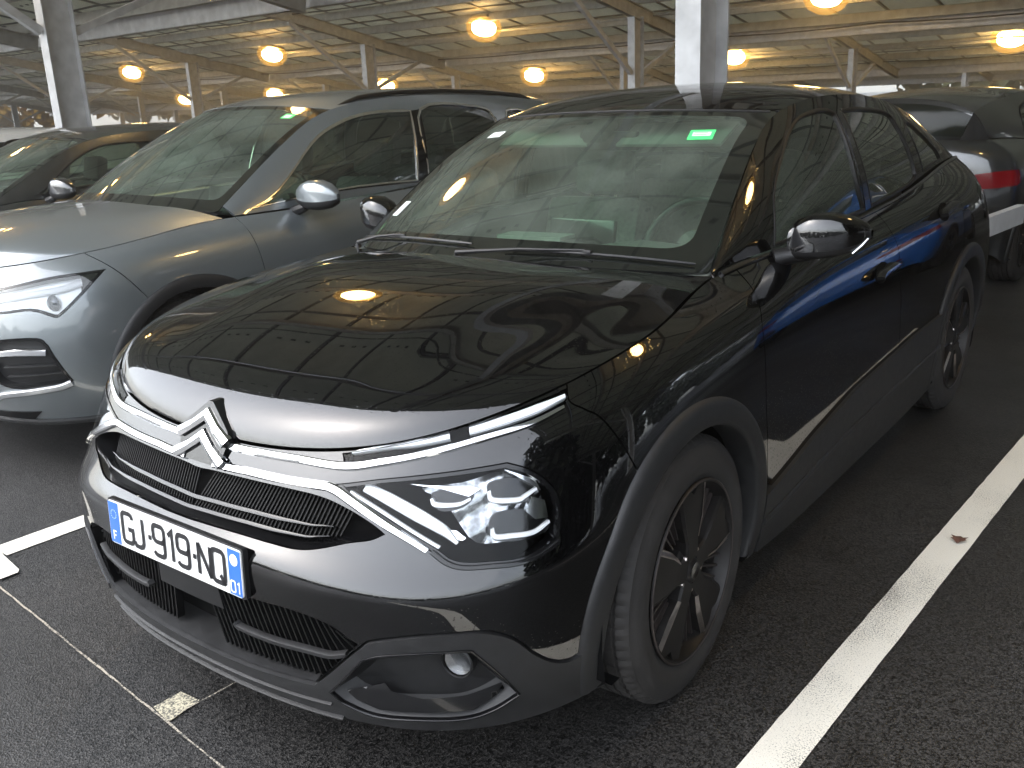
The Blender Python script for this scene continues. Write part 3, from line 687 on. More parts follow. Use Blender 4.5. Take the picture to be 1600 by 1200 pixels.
def arch_ring(name, S, yc, zc, ro, ri, a0, a1, m, parent, off=.013, smin=0., n=64, back=.07, sgn=1, zlow=.205):
    """plastic wheel-arch lip: follows the flank, stands proud of it, folds into the well"""
    th = np.linspace(R(a0), R(a1), n); prof = [(ro+.002, -.008), (ro, .004), (ro-.006, off*.8), (ro-.018, off), (ri+.012, off), (ri+.003, off*.7), (ri, 0), (ri, -back)]
    rows = []
    for r, o in prof:
        y = yc-r*np.cos(th); z = np.maximum(zc+r*np.sin(th), zlow)
        st = side_find(S, y, np.maximum(z, .21), smin); P = S.P(st[:, 0], st[:, 1]); N = S.N(st[:, 0], st[:, 1])
        if o <= -back+1e-6: Q = P.copy(); Q[:, 0] -= back
        else: Q = P+N*np.array([1, .15, .3])*o
        Q[:, 1] = y; Q[:, 2] = z
        rows.append(Q)
    k = len(prof); V = np.array(rows).transpose(1, 0, 2).reshape(-1, 3); V[:, 0] *= sgn; Fc = []
    for i in range(n-1):
        for j in range(k-1):
            f = (i*k+j, i*k+j+1, (i+1)*k+j+1, (i+1)*k+j); Fc.append(f if sgn < 0 else f[::-1])
    o = mesh(name, V, Fc, m, parent, smooth=True)
    o.data.set_sharp_from_angle(angle=R(50)); return o
def wheel_well(name, yc, zc, r, x0, x1, parent, sgn=1):
    mb = MB(); n = 24; V = []; Fc = []
    for k in range(n+1):
        t = R(-35+250*k/n); y = yc-r*math.cos(t); z = max(zc+r*math.sin(t), .215)
        V += [(sgn*x0, y, z), (sgn*x1, y, z)]
    for k in range(n): Fc.append((2*k, 2*k+1, 2*k+3, 2*k+2))
    c = len(V); V.append((sgn*x1, yc, zc)); Fc += [(2*k+1, c, 2*k+3) for k in range(n)]
    mb.add(V, Fc, True); return mb.build(name, M_VOID, parent)
M_ALUFIN = mat('alloy_fin', (.10, .085, .08), .4, .8)
def make_wheel(parent, loc, steer, style, sgn=1, Rt=.343, w=.205, rr=.236):
    """wheel at loc (outer face centre), axis along x"""
    e = mesh('wheel', [(0, 0, 0)], [], None, parent) if False else empty('wheel'); e.parent = parent; e.location = loc; e.rotation_euler = (0, 0, steer+(0 if sgn > 0 else math.pi))
    X = Matrix(((0, 0, 1, 0), (1, 0, 0, 0), (0, 1, 0, 0), (0, 0, 0, 1)))      # lathe axis z -> x
    # tyre: profile from inner bead over the tread to the outer bead, h = 0 at the outer face
    tp = [(rr-.012, -w+.012), (rr+.012, -w+.004), (rr+.05, -w-.002), (Rt-.03, -w+.006), (Rt-.010, -w+.018)]
    tread = []
    gro = [-w+.055, -w+.095, -w+.125, -w+.160]
    hcur = -w+.028; tread.append((Rt-.003, hcur))
    for g in gro: tread += [(Rt, g-.005), (Rt-.008, g-.0035), (Rt-.008, g+.0035), (Rt, g+.005)]
    tp += tread+[(Rt-.003, -.030), (Rt-.010, -.020), (Rt-.017, -.013), (Rt-.022, -.0125), (Rt-.030, -.006), (rr+.060, .000), (rr+.045, .0025), (rr+.040, .0015), (rr+.022, .001), (rr+.010, -.006), (rr-.004, -.012)]
    n = 216; tb = MB(); V = []; Fc = []; mt = len(tp)
    for k in range(n):
        t = 2*math.pi*k/n
        for j, (r, h) in enumerate(tp):
            sh = (h > -.062 and r > Rt-.0145) or (h < -w+.06 and r > Rt-.0145)
            ce = -w+.06 <= h <= -.062 and r > Rt-.004
            r2 = r-(.0045 if (sh and k % 3 == 0) else (.003 if (ce and (k+(j//4)*2) % 4 == 0) else 0))
            V.append(X @ Vector((r2*math.cos(t), r2*math.sin(t), h)))
    for k in range(n):
        k2 = (k+1) % n
        for j in range(mt-1): Fc.append((k*mt+j, k2*mt+j, k2*mt+j+1, k*mt+j+1))
    tb.add(V, Fc, True)
    ty = tb.build('tyre', M_RUBBER, e)
    # rim barrel and lip
    rb = MB(); rb.lathe([(rr-.002, -.010), (rr+.002, -.005), (rr-.001, -.001), (rr-.008, -.002), (rr-.012, -.012), (rr-.020, -.03), (rr-.028, -.10), (rr-.02, -w+.01)], 64, X)
    rb.build('rim', M_ALU if style != 'silver' else M_ALUCUT, e)
    if style == 'c4':
        lb = MB(); lb.lathe([(rr-.0045, -.0015), (rr-.002, .0006), (rr+.001, -.002)], 72, X); lb.build('rim_lip', M_ALUFIN, e)
    db = MB(); db.lathe([(.05, -.075), (.150, -.075), (.150, -.10), (.05, -.10)], 48, X); db.build('brake_disc', M_DISC, e)
    bb = MB(); bb.lathe([(.0, -.13), (.21, -.13)], 32, X); bb.build('backing_plate', M_VOID, e)
    fx = lambda a, b, d: Vector((d, a, b))
    def spoke(poly, ang, d0, d1, dome=.0):
        c, s_ = math.cos(ang), math.sin(ang)
        n_ = len(poly)
        top = [Vector((d1+dome*(1-abs(q[0]-.13)/.11), q[0]*c-q[1]*s_, q[0]*s_+q[1]*c)) for q in poly]
        mid = [Vector((d1-.006+dome*(1-abs(q[0]-.13)/.11), (q[0])*c-q[1]*1.18*s_, q[0]*s_+q[1]*1.18*c)) for q in poly]
        bot = [Vector((d0, q[0]*c-q[1]*1.25*s_, q[0]*s_+q[1]*1.25*c)) for q in poly]
        V = top+mid+bot; Fc = [tuple(range(n_))]
        for a in (0, n_):
            Fc += [(a+i, a+n_+i, a+n_+(i+1) % n_, a+(i+1) % n_) for i in range(n_)]
        return V, Fc
    k0 = 5
    for i in range(k0):
        a = 2*math.pi*i/k0+R(18)
        m = MB()
        # broad main blade that widens into a fork at the rim
        V, Fc = spoke([(.03, -.028), (.085, -.027), (.135, -.046), (rr-.016, -.064), (rr-.009, -.03), (rr-.030, 0), (rr-.009, .03), (rr-.016, .064), (.135, .046), (.085, .027), (.03, .028)], a, -.055, -.010, .004); m.add(V, Fc)
        sp = m.build('spoke', M_ALU, e)
        if style == 'c4':
            # bright machined edge on one flank of the blade
            q = MB(); V, Fc = spoke([(.085, -.0270), (.135, -.0455), (rr-.018, -.0630), (rr-.018, -.0595), (.135, -.0420), (.085, -.0240)], a, -.012, -.0085, .004); q.add(V, Fc); q.build('cut_edge', M_ALUCUT, sp)
            # two thin fins in each opening
            b2 = a+math.pi/k0                       # recessed plate that closes the outer half of the opening, slotted
            for c0, c1 in ((-.36, -.20), (-.13, .13), (.20, .36)):
                q = MB(); th = np.linspace(c0, c1, 5); pl = [(rr-.012, t) for t in th]+[(.165+.012*abs(t), t) for t in th[::-1]]
                for s0 in (-.040,):
                    top = [Vector((s0, r_*math.cos(b2+t), r_*math.sin(b2+t))) for r_, t in pl]; bot = [v+Vector((-.03, 0, 0)) for v in top]; n_ = len(top)
                    q.add(top+bot, [tuple(range(n_))]+[(i2, n_+i2, n_+(i2+1) % n_, (i2+1) % n_) for i2 in range(n_)])
                q.build('blade_insert', M_ALU, sp)
            for dv in (-.22, -.07, .07, .22):
                b2 = a+math.pi/k0+dv; q = MB(); V, Fc = spoke([(.105, -.0022), (rr-.014, -.0026), (rr-.014, .0026), (.105, .0022)], b2, -.045, -.030, 0); q.add(V, Fc); q.build('fin', M_ALUFIN, sp)
    h = MB(); h.lathe([(.0, -.004), (.026, -.004), (.030, -.007), (.034, -.012), (.060, -.018), (.072, -.03), (.075, -.06)], 40, X); h.build('hub', M_ALU, e)
    cap = MB(); cap.lathe([(0, -.0015), (.022, -.002), (.025, -.005)], 28, X); cap.build('centre_cap', M_GLOSSBLK, e)
    for i in range(5):
        a = 2*math.pi*i/5+R(54); b = MB(); T = Matrix.Translation((0, .052*math.cos(a), .052*math.sin(a))) @ X
        b.lathe([(0, -.010), (.007, -.010), (.009, -.014), (.009, -.03)], 6, T); b.build('wheel_bolt', M_ALUCUT, e)
    return e
# ---------------------------------------------------------------- the black hatchback
def build_c4():
    H1, H2, H3, H4, H5, info = c4_surfaces()
    S1, S2, S3, S4, S5 = [Sym(s) for s in (H1, H2, H3, H4, H5)]
    T = S1.T; D = {k: np.array(v, float) for k, v in TR.items()}
    car = empty('black_hatchback', (0, 0, 0), 0, 'glossy black crossover hatchback with chrome double chevron nose, parked nearest', 'car')
    YF, YR, ZW, RA = .892, 3.562, .335, .395
    sidemin = float(np.interp(5.2, H1.su[1], H1.su[0]))
    s_of = lambda u: float(np.interp(u, H1.su[1], H1.su[0]))
    sU = D['bumper_seam']; sA = s_of(9.0); sC = sU[0, 0]
    # ---- outlines on the body shell (s along the flank from the nose, t upwards)
    lower_top = np.concatenate([[(0, D['lower_top'][1, 1]+.004)], D['lower_top'][1:]])
    val_top = D['valance_top']; val_top[-1] = (1.085, .168)
    fa = arch_pts(S1, YF, ZW, RA, -5, 185, 60, sidemin*.9)
    zt = T-.003
    seam_end_ang = 52
    fa_front = arch_pts(S1, YF, ZW, RA, -3, seam_end_ang, 22, sidemin*.8)
    seam = np.array([(sC, zt), (sU[1, 0]+.004, sU[1, 1]), tuple(sU[2]), tuple(sU[3]), tuple(fa_front[-1])])
    top_front = np.array([(x, zt) for x in np.linspace(0, sC, 30)])
    half = np.concatenate([top_front[1:-1], smooth_poly(seam, 6, False), fa_front[::-1][1:], val_top[::-1][0:1], smooth_poly(val_top[::-1], 5, False, corners=())[1:], smooth_poly(lower_top[::-1], 6, False)[:-1]])
    outline = np.concatenate([half, neg(half)])
    hl = smooth_poly(D['headlight'], 4, True, corners=(0, 4, 9, 14))
    drl = smooth_poly(D['drl'], 4, True, corners=(0, 4, 5))
    gr = D['grille'].copy(); gr[0, 0] = gr[-1, 0] = 0
    gr_half = smooth_poly(gr, 5, False, corners=(7,)); gr_full = np.concatenate([gr_half[1:-1], neg(gr_half[1:-1])])
    bp = panel('front_bumper', S1, outline, M_BLACK, car, holes=[hl, neg(hl), drl, neg(drl), gr_full], step=.013, depth=.03)
    # ---- lower valance with the fog-lamp pods
    vt = smooth_poly(val_top, 5, False)
    lip_t = val_top[0, 1]-.006
    half = np.concatenate([[(0, .128)], [(.2, .128)], vt-[0, .003], arch_pts(S1, YF, ZW, RA, -28, -6, 10, sidemin*.8)[::-1], np.array([(x, .002) for x in np.linspace(1.12, 0, 24)])[:-1]])
    pod = smooth_poly(D['pod'], 5, True, corners=(0, 1, 5, 7, 12))
    pod = np.maximum(pod, [0, .022])
    outl = np.concatenate([half, neg(half)[1:] if False else neg(half[1:])])
    panel('bumper_valance', S1, outl, M_PLASTIC, car, holes=[pod, neg(pod)], off=.006, step=.022, depth=.03)
    lipm = np.array([(x, .075) for x in np.linspace(-.44, .44, 60)]); strip('lip_moulding', S1, lipm, .006, .007, M_PLASTIC, car, off=.006)
    lipm = np.array([(x, .012) for x in np.linspace(-.46, .46, 60)]); strip('lip_moulding', S1, lipm, .008, .009, M_PLASTIC, car, off=.006)
    # ---- upper and lower grille: recessed tray, slats, fins
    def tray(name, full, d, parent, m=M_VOID, rim=M_GLOSSBLK):
        q = resample(full, .03); N = S1.N(q[:, 0], q[:, 1]); P = S1.P(q[:, 0], q[:, 1]); n = len(q)
        cen = q*[.97, .9]+[0, q[:, 1].mean()*.1]; P2 = S1.P(cen[:, 0], cen[:, 1])+np.array([0, d, 0])
        V = list(P+np.array([0, .004, 0]))+list(P2); Fc = [(i, (i+1) % n, n+(i+1) % n, n+i) for i in range(n)]
        o = mesh(name, V, Fc, rim, parent, smooth=True)
        tri = panel('grille_back', S1, cen, m, o, off=0, gap=0, step=.05, flange=False, warp=lambda q_, P_, N_: P_+np.array([0, d, 0]))
        return o
    tr1 = tray('upper_grille', gr_full if area2(gr_full) > 0 else gr_full[::-1], .060, car)
    def grille_line(frac, half_w, n=60):
        a = np.linspace(-half_w, half_w, n); top = np.interp(np.abs(a), gr[:8, 0], gr[:8, 1]); bot = np.interp(np.abs(a), gr[7:, 0][::-1], gr[7:, 1][::-1])
        return np.stack([a, bot+(top-bot)*frac], 1)
    for fr_, off in ((.50, -.026), (.27, -.018)):
        strip('grille_slat', S1, grille_line(fr_, .44), [.004, .020, .022, .022, .020, .004], .012, M_GLOSSBLK, tr1, off=off)
    mb = MB()                                        # fine diagonal mesh behind the slats
    for k in range(-44, 45):
        a = k*.011
        if abs(a) > .44: continue
        l0 = grille_line(.08, .49, 99); l1 = grille_line(.95, .49, 99)
        b = np.clip(a+.03*np.sign(a+1e-6), -.48, .48)
        p = S1.P(np.array([a, b]), np.array([np.interp(a, l0[:, 0], l0[:, 1]), np.interp(b, l1[:, 0], l1[:, 1])]))+np.array([0, .042, 0])
        mb.bar(p[0], p[1], .0035, .006, up=(0, 1, 0))
    tag(mb.build('grille_mesh', M_FIN, tr1), None, kind='stuff')
    lg_half = np.concatenate([smooth_poly(lower_top, 5, False)-[0, .002], vt[vt[:, 0] < .5275][::-1], [(.2, .130), (0, .130)]])
    lg_full = np.concatenate([lg_half[1:-1], neg(lg_half[1:-1])]);
    tr2 = tray('lower_grille', lg_full if area2(lg_full) > 0 else lg_full[::-1], .085, car, rim=M_PLASTIC)
    # centre block, two outboard vanes, diagonal fins
    r0, r1 = D['radar']; pl = np.array([(-.11, r0[1]+.03), (.11, r0[1]+.03), (.125, r1[1]), (-.125, r1[1])]); panel('radar_cover', S1, pl[::-1], M_DARKPL, tr2, off=-.022, gap=0, step=.03, depth=.05)
    for sg in (1, -1):
        v = D['vane']*[sg, 1]
        strip('grille_vane', S1, smooth_poly(v if sg > 0 else v[::-1], 6, False), [.012, .016, .014], .010, M_PLASTIC, tr2, off=-.018)
        mb = MB()
        for k in range(26):
            a = .10+.0165*k
            t1 = np.interp(a, lower_top[:, 0], lower_top[:, 1]); lo = .140 if a < .40 else np.interp(a, val_top[:4, 0], val_top[:4, 1])
            b = a-.045
            p = S1.P(np.array([a*sg, b*sg]), np.array([max(lo, .14)+.004, max(t1-.005, lo+.02)]))+np.array([0, .035, 0])
            mb.bar(p[0], p[1], .005, .02, up=(0, 1, 0))
        tag(mb.build('grille_fins', M_FIN, tr2), None, kind='stuff')
    # ---- fog pods
    for sg in (1, -1):
        q = resample(pod, .02); q = q if sg > 0 else neg(q); n = len(q); N = S1.N(q[:, 0], q[:, 1]); P = S1.P(q[:, 0], q[:, 1])
        c2 = q.mean(0); q2 = c2+(q-c2)*[.82, .72]; N2 = S1.N(q2[:, 0], q2[:, 1]); P2 = S1.P(q2[:, 0], q2[:, 1])-N2*.045
        q3 = c2+(q-c2)*.35; N3 = S1.N(q3[:, 0], q3[:, 1]); P3 = S1.P(q3[:, 0], q3[:, 1])-N3*.05
        V = list(P+N*.004)+list(P2)+list(P3); Fc = []
        for a in (0, n): Fc += [(a+i, a+(i+1) % n, a+n+(i+1) % n, a+n+i) for i in range(n)]
        Fc.append(tuple(2*n+i for i in range(n)))
        po = mesh('fog_lamp_pod', V, Fc, M_PLASTIC, car, smooth=True); po.data.set_sharp_from_angle(angle=R(30))
        rim = np.concatenate([pod, pod[:1]]); rim = rim if sg > 0 else neg(rim)
        strip('pod_rim', S1, rim, .006, .004, M_GLOSSBLK, po, off=.006)
        # glossy floor of the pod
        fl = D['pod_blade']*[sg, 1]
        t0, t1 = fl[:, 1].min(), fl[:, 1].max(); panel('pod_blade', S1, fl, M_GLOSSBLK, po, off=0, gap=0, step=.015, flange=False, warp=lambda q_, P_, N_: P_-N_*(.002+.026*((q_[:, 1:]-t0)/(t1-t0))))
        f = D['foglamp'][0]*[sg, 1]; p = S1.P(f[0], f[1]); nn = S1.N(f[0], f[1]); A = p-nn*.020
        ax = Vector((.25*sg, -1, 0)).normalized(); X = Matrix.Translation(A) @ ax.to_track_quat('Z', 'Y').to_matrix().to_4x4()
        lb = MB(); lb.lathe([(.036, -.02), (.037, .004), (.034, .007), (.032, .004)], 28, X); fo = lb.build('fog_lamp', M_DARKPL, po)
        lb = MB(); lb.lathe([(0, .008), (.018, .0065), (.030, .003), (.032, -.002)], 28, X); lb.build('lens', M_LENS, fo)
        lb = MB(); lb.lathe([(0, -.012), (.012, -.011), (.030, .000)], 28, X); lb.build('reflector', M_LAMPSILVER, fo)
    # ---- fenders, doors, rear body
    smin = sidemin*.8
    df = D['door_front']; db = D['door_b']; st_ = D['sill_top']
    df = np.array([(sA+.10, zt)]+[tuple(p) for p in df[1:-1]]+[(df[-1, 0], .20)])
    fr_arch = arch_pts(S1, YF, ZW, RA, seam_end_ang, 186, 44, smin)
    fender = np.concatenate([[(x, zt) for x in np.linspace(sC, sA+.10, 40)], smooth_poly(df, 5, False)[1:], [(df[-1, 0], .17)], fr_arch[::-1][:-1], smooth_poly(seam, 6, False)[::-1][:-1]])
    dbl = np.array([(db[0, 0], zt)]+[tuple(p) for p in db[1:-1]]+[(db[-1, 0], .22)])
    dfront = np.concatenate([smooth_poly(df, 5, False), np.array([(x, np.interp(x, st_[:, 0], st_[:, 1])-.03) for x in np.linspace(df[-1, 0], dbl[-1, 0], 20)])[1:-1], smooth_poly(dbl, 5, False)[::-1], [(x, zt) for x in np.linspace(dbl[0, 0], df[0, 0], 24)][1:-1]])
    ra = arch_pts(S1, YR, ZW, RA, -4, 184, 60, smin)
    sr = side_find(S1, [3.50, 3.47, 3.38], [1.108, 1.0, .86], smin); sr[0, 1] = zt
    a_hit = arch_pts(S1, YR, ZW, RA, -2, 76, 30, smin)
    sr2 = side_find(S1, [3.44], [.79], smin)
    drear_edge = np.concatenate([sr[:2], sr2, a_hit[-1:]])
    drear = np.concatenate([smooth_poly(dbl, 5, False), np.array([(x, .245) for x in np.linspace(dbl[-1, 0], a_hit[2, 0], 10)])[1:], a_hit[3:], smooth_poly(drear_edge, 5, False)[::-1][1:], [(x, zt) for x in np.linspace(drear_edge[0, 0], dbl[0, 0], 16)][1:-1]])
    rarch2 = arch_pts(S1, YR, ZW, RA, 76, 185, 40, smin)
    sE = S1.S
    quarter = np.concatenate([smooth_poly(drear_edge, 5, False)[:-1], rarch2, [(x, .004) for x in np.linspace(rarch2[-1, 0]+.02, sE, 20)], [(sE, zt)], [(x, zt) for x in np.linspace(sE, drear_edge[0, 0], 40)][1:-1]])
    for sg in (1, -1):
        f = (lambda p: p) if sg > 0 else neg
        panel('front_fender', S1, f(fender), M_BLACK, car, step=.03)
        d1 = panel('front_door', S1, f(dfront), M_BLACK, car, step=.035)
        d2 = panel('rear_door', S1, f(drear), M_BLACK, car, step=.035)
        panel('rear_quarter', S1, f(quarter), M_BLACK, car, step=.05)
        # sill cladding between the arches, two facets with a step
        a0, a1 = 1.905, a_hit[0, 0]+.03
        xs = np.linspace(a0, a1, 30); tp = np.array([(x, np.interp(x, st_[:, 0], st_[:, 1])) for x in xs]); bt = np.array([(x, .002) for x in xs])
        panel('sill_cladding', S1, f(np.concatenate([bt, tp[::-1]])), M_PLASTIC, car, off=.012, gap=0, step=.04, depth=.03)
        strip('sill_step', S1, f(np.array([(x, np.interp(x, st_[:, 0], st_[:, 1])*.55) for x in xs])), .02, .008, M_PLASTIC, car, off=.011)
        arch_ring('wheel_arch_trim', S1, YF, ZW, .449, .380, -18, 199, M_PLASTIC, car, smin=smin, sgn=sg)
        arch_ring('wheel_arch_trim', S1, YR, ZW, .449, .380, -22, 202, M_PLASTIC, car, smin=smin, sgn=sg)
        wheel_well('wheel_well', YF, ZW, .405, .87, .50, car, sg); wheel_well('wheel_well', YR, ZW, .405, .87, .50, car, sg)
        for hi, (hs_, ht) in enumerate(D['handle']):
            dd = (d1, d2)[hi]; c = np.array([hs_, ht])
            path = np.array([c+[-.10, -.006], c+[-.06, 0], c+[.06, .006], c+[.10, .006]]); path = smooth_poly(path, 5, False); path = path*[sg, 1] if sg > 0 else neg(path)
            strip('door_handle', S1, path, [.012, .030, .030, .014], .030, M_GLOSSBLK, dd, off=.012, prof=[(-.5, -.1), (-.5, .6), (-.3, .95), (0, 1), (.3, .95), (.5, .6), (.5, -.1)])
            cup = np.array([(c[0]+.075*math.cos(t), c[1]-.002+.034*math.sin(t)) for t in np.linspace(0, 2*math.pi, 24, endpoint=False)])*[sg, 1]
            panel('handle_cup', S1, cup, M_VOID, dd, off=.0015, gap=0, step=.03, flange=False)
    # ---- dark shell behind the gaps
    a = np.linspace(s_of(5.6), S1.S, 150); b = np.linspace(.01, T-.004, 26); V = []; Fc = []
    A, B = np.meshgrid(a, b, indexing='ij'); N = S1.N(A.ravel(), B.ravel()); P = S1.P(A.ravel(), B.ravel())-N*.022; P = P.reshape(len(a), len(b), 3)
    mb = MB()
    for sg in (1, -1):
        V = []; Fc = []; idx = {}
        for i in range(len(a)-1):
            for j in range(len(b)-1):
                q = [P[i, j], P[i+1, j], P[i+1, j+1], P[i, j+1]]; c = sum(q)/4
                if min(math.hypot(c[1]-YF, c[2]-ZW), math.hypot(c[1]-YR, c[2]-ZW)) < .415: continue
                k = len(V); V += [p*[sg, 1, 1] for p in q]; Fc.append((k, k+1, k+2, k+3) if sg > 0 else (k+3, k+2, k+1, k))
        mb.add(V, Fc)
    mb.build('inner_shell', M_VOID, car)
    mb = MB(); mb.box((0, 2.2, .24), (1.5, 3.6, .04)); mb.build('underbody', M_VOID, car)
    # ---- hood
    n = 60; Sv = S2.T
    hood = np.concatenate([[(x, 0) for x in np.linspace(-S2.S, S2.S, n)], [(S2.S, t) for t in np.linspace(0, Sv, 40)][1:], [(x, Sv) for x in np.linspace(S2.S, -S2.S, n)][1:], [(-S2.S, t) for t in np.linspace(Sv, 0, 40)][1:-1]])
    panel('hood', S2, hood, M_BLACK, car, step=.022, gap=.0025, depth=.02)
    mb = MB(); mb.box((0, .75, .84), (1.2, .8, .02)); mb.build('engine_bay_tray', M_VOID, car)
    # ---- windscreen: black ceramic border and clear pane in one sheet of glass
    W5, T5 = S5.S, S5.T
    def scr(ml, mb_, mt, r=.06):
        p = [(-W5+ml, mb_), (W5-ml, mb_), (W5-ml, T5-mt), (-W5+ml, T5-mt)]; q = []
        for i in range(4):
            a_, b_, c_ = np.array(p[i-1]), np.array(p[i]), np.array(p[(i+1) % 4]); u = (a_-b_)/np.linalg.norm(a_-b_); v = (c_-b_)/np.linalg.norm(c_-b_)
            for t in np.linspace(0, 1, 8): q.append(b_+u*r*(1-t)**2+v*r*t**2)
        return np.array(q)
    outer = scr(.004, .006, .006, .02); inner = scr(.072, .105, .052, .075)
    ws = panel('windscreen', S5, inner, M_GLASS, car, gap=0, step=.05, flange=False)
    panel('black_border', S5, outer, M_FRIT, ws, holes=[inner], gap=0, step=.05, depth=.006)
    strip('screen_seal', S5, np.array([(x, T5-.010) for x in np.linspace(-W5+.03, W5-.03, 60)]), .008, .003, M_PLASTIC, ws, off=.001)
    # cowl below the screen
    V = []; Fc = []
    for j, x in enumerate(np.linspace(-.70, .70, 41)):
        s_ = abs(x)/.70; y0_ = 1.055+.24*s_**2.4; p1 = S5.P(np.clip(x, -W5, W5), .02)
        V += [(x, y0_-.02, 1.030-.05*s_**2.2), (x, (y0_+p1[1])/2, p1[2]-.022), (x, p1[1]+.02, p1[2]-.008)]
    for j in range(40):
        for k in range(2): Fc.append((j*3+k, (j+1)*3+k, (j+1)*3+k+1, j*3+k+1))
    mesh('scuttle_panel', V, Fc, M_DARKPL, car, smooth=True)
    # ---- roof
    W4, T4 = S4.S, S4.T
    roof = np.concatenate([[(x, 0) for x in np.linspace(-W4, W4, 40)], [(W4, t) for t in np.linspace(0, T4, 60)][1:], [(x, T4) for x in np.linspace(W4, -W4, 40)][1:], [(-W4, t) for t in np.linspace(T4, 0, 60)][1:-1]])
    panel('roof', S4, roof, M_BLACK, car, step=.045, gap=.001, depth=.012)
    # ---- side of the cabin: pillars and frame with three panes each side
    W3, T3 = S3.S, S3.T
    gf = np.array([(.405, .012), (1.172, .004), (1.125, .10), (1.128, .262), (1.06, .278), (.93, .281), (.80, .272), (.63, .225), (.47, .160)])
    g2 = D['glass_r'].copy(); g2 = np.array([(1.25, .006), (1.78, .006), (1.868, .018), (1.872, .055), (1.80, .215), (1.735, .258), (1.45, .268), (1.20, .268), (1.205, .14)])
    g3 = np.array([(2.00, .020), (2.42, .020), (2.36, .10), (2.12, .21), (2.00, .235), (1.955, .20)])
    G = [smooth_poly(gf, 5, True, (0, 1, 3)), smooth_poly(g2, 5, True, (0, 1, 3, 7)), smooth_poly(g3, 5, True, (0, 1, 4))]
    full = np.concatenate([[(x, 0) for x in np.linspace(.006, W3, 80)], [(W3, t) for t in np.linspace(0, T3, 10)][1:], [(x, T3) for x in np.linspace(W3, .006, 80)][1:], [(.006, t) for t in np.linspace(T3, 0, 8)][1:-1]])
    for sg in (1, -1):
        f = (lambda p: p) if sg > 0 else neg
        fr_ = panel('cabin_side_frame', S3, f(full), M_BLACK, car, holes=[f(g) for g in G], gap=.0005, step=.035, depth=.014)
        for g, nm in zip(G, ('front_side_window', 'rear_side_window', 'quarter_window')):
            gl = panel(nm, S3, f(inset(g if area2(g) > 0 else g[::-1], -.003)), M_SIDEGLASS, car, off=-.005, gap=0, step=.05, flange=False)
            loop = f(np.concatenate([g, g[:1]])); strip('window_seal', S3, loop, .010, .003, M_DARKPL, gl, off=0)
        # B-pillar trim, gloss black, proud of the frame
        bpil = np.array([(1.185, .004), (1.24, .004), (1.195, .14), (1.19, .268), (1.142, .262), (1.146, .14)]); panel('pillar_trim', S3, f(bpil), M_GLOSSBLK, car, off=.002, gap=0, step=.03, depth=.006)
        bw = np.array([(x, T-.001) for x in np.linspace(s_of(9.15), s_of(17.6), 80)]); strip('belt_moulding', S1, f(bw-[0, .003]), .016, .007, M_GLOSSBLK, car, off=0)
    # ---- rear screen and tail, simple but closed
    V = []; Fc = []; n = 21
    for x in np.linspace(-1, 1, n):
        a_ = S4.P(x*W4, T4); b_ = np.array([x*.60, 4.345-.03*abs(x)**3, 1.115])
        V += [tuple(a_), tuple(a_*.5+b_*.5), tuple(b_)]
    for j in range(n-1):
        for k in range(2): Fc.append((j*3+k+1, (j+1)*3+k+1, (j+1)*3+k, j*3+k))
    mesh('tail_spoiler', V, Fc, M_BLACK, car, smooth=True)
    c4_front_details(car, S1, S2, S5, D)
    c4_mirror(car); c4_interior(car, S5)
    # ---- wheels
    make_wheel(car, (.893, YF, .343), R(2), 'c4', 1); make_wheel(car, (-.893, YF, .343), R(2), 'c4', -1)
    make_wheel(car, (.884, YR, .343), 0, 'c4', 1); make_wheel(car, (-.884, YR, .343), 0, 'c4', -1)
    return car
M_LAMPSILVER = mat('lamp_silver', (.12, .125, .13), .22, .8); M_BEZEL = mat('lamp_bezel', (.34, .35, .36), .14, 1, noise=(70, .5))
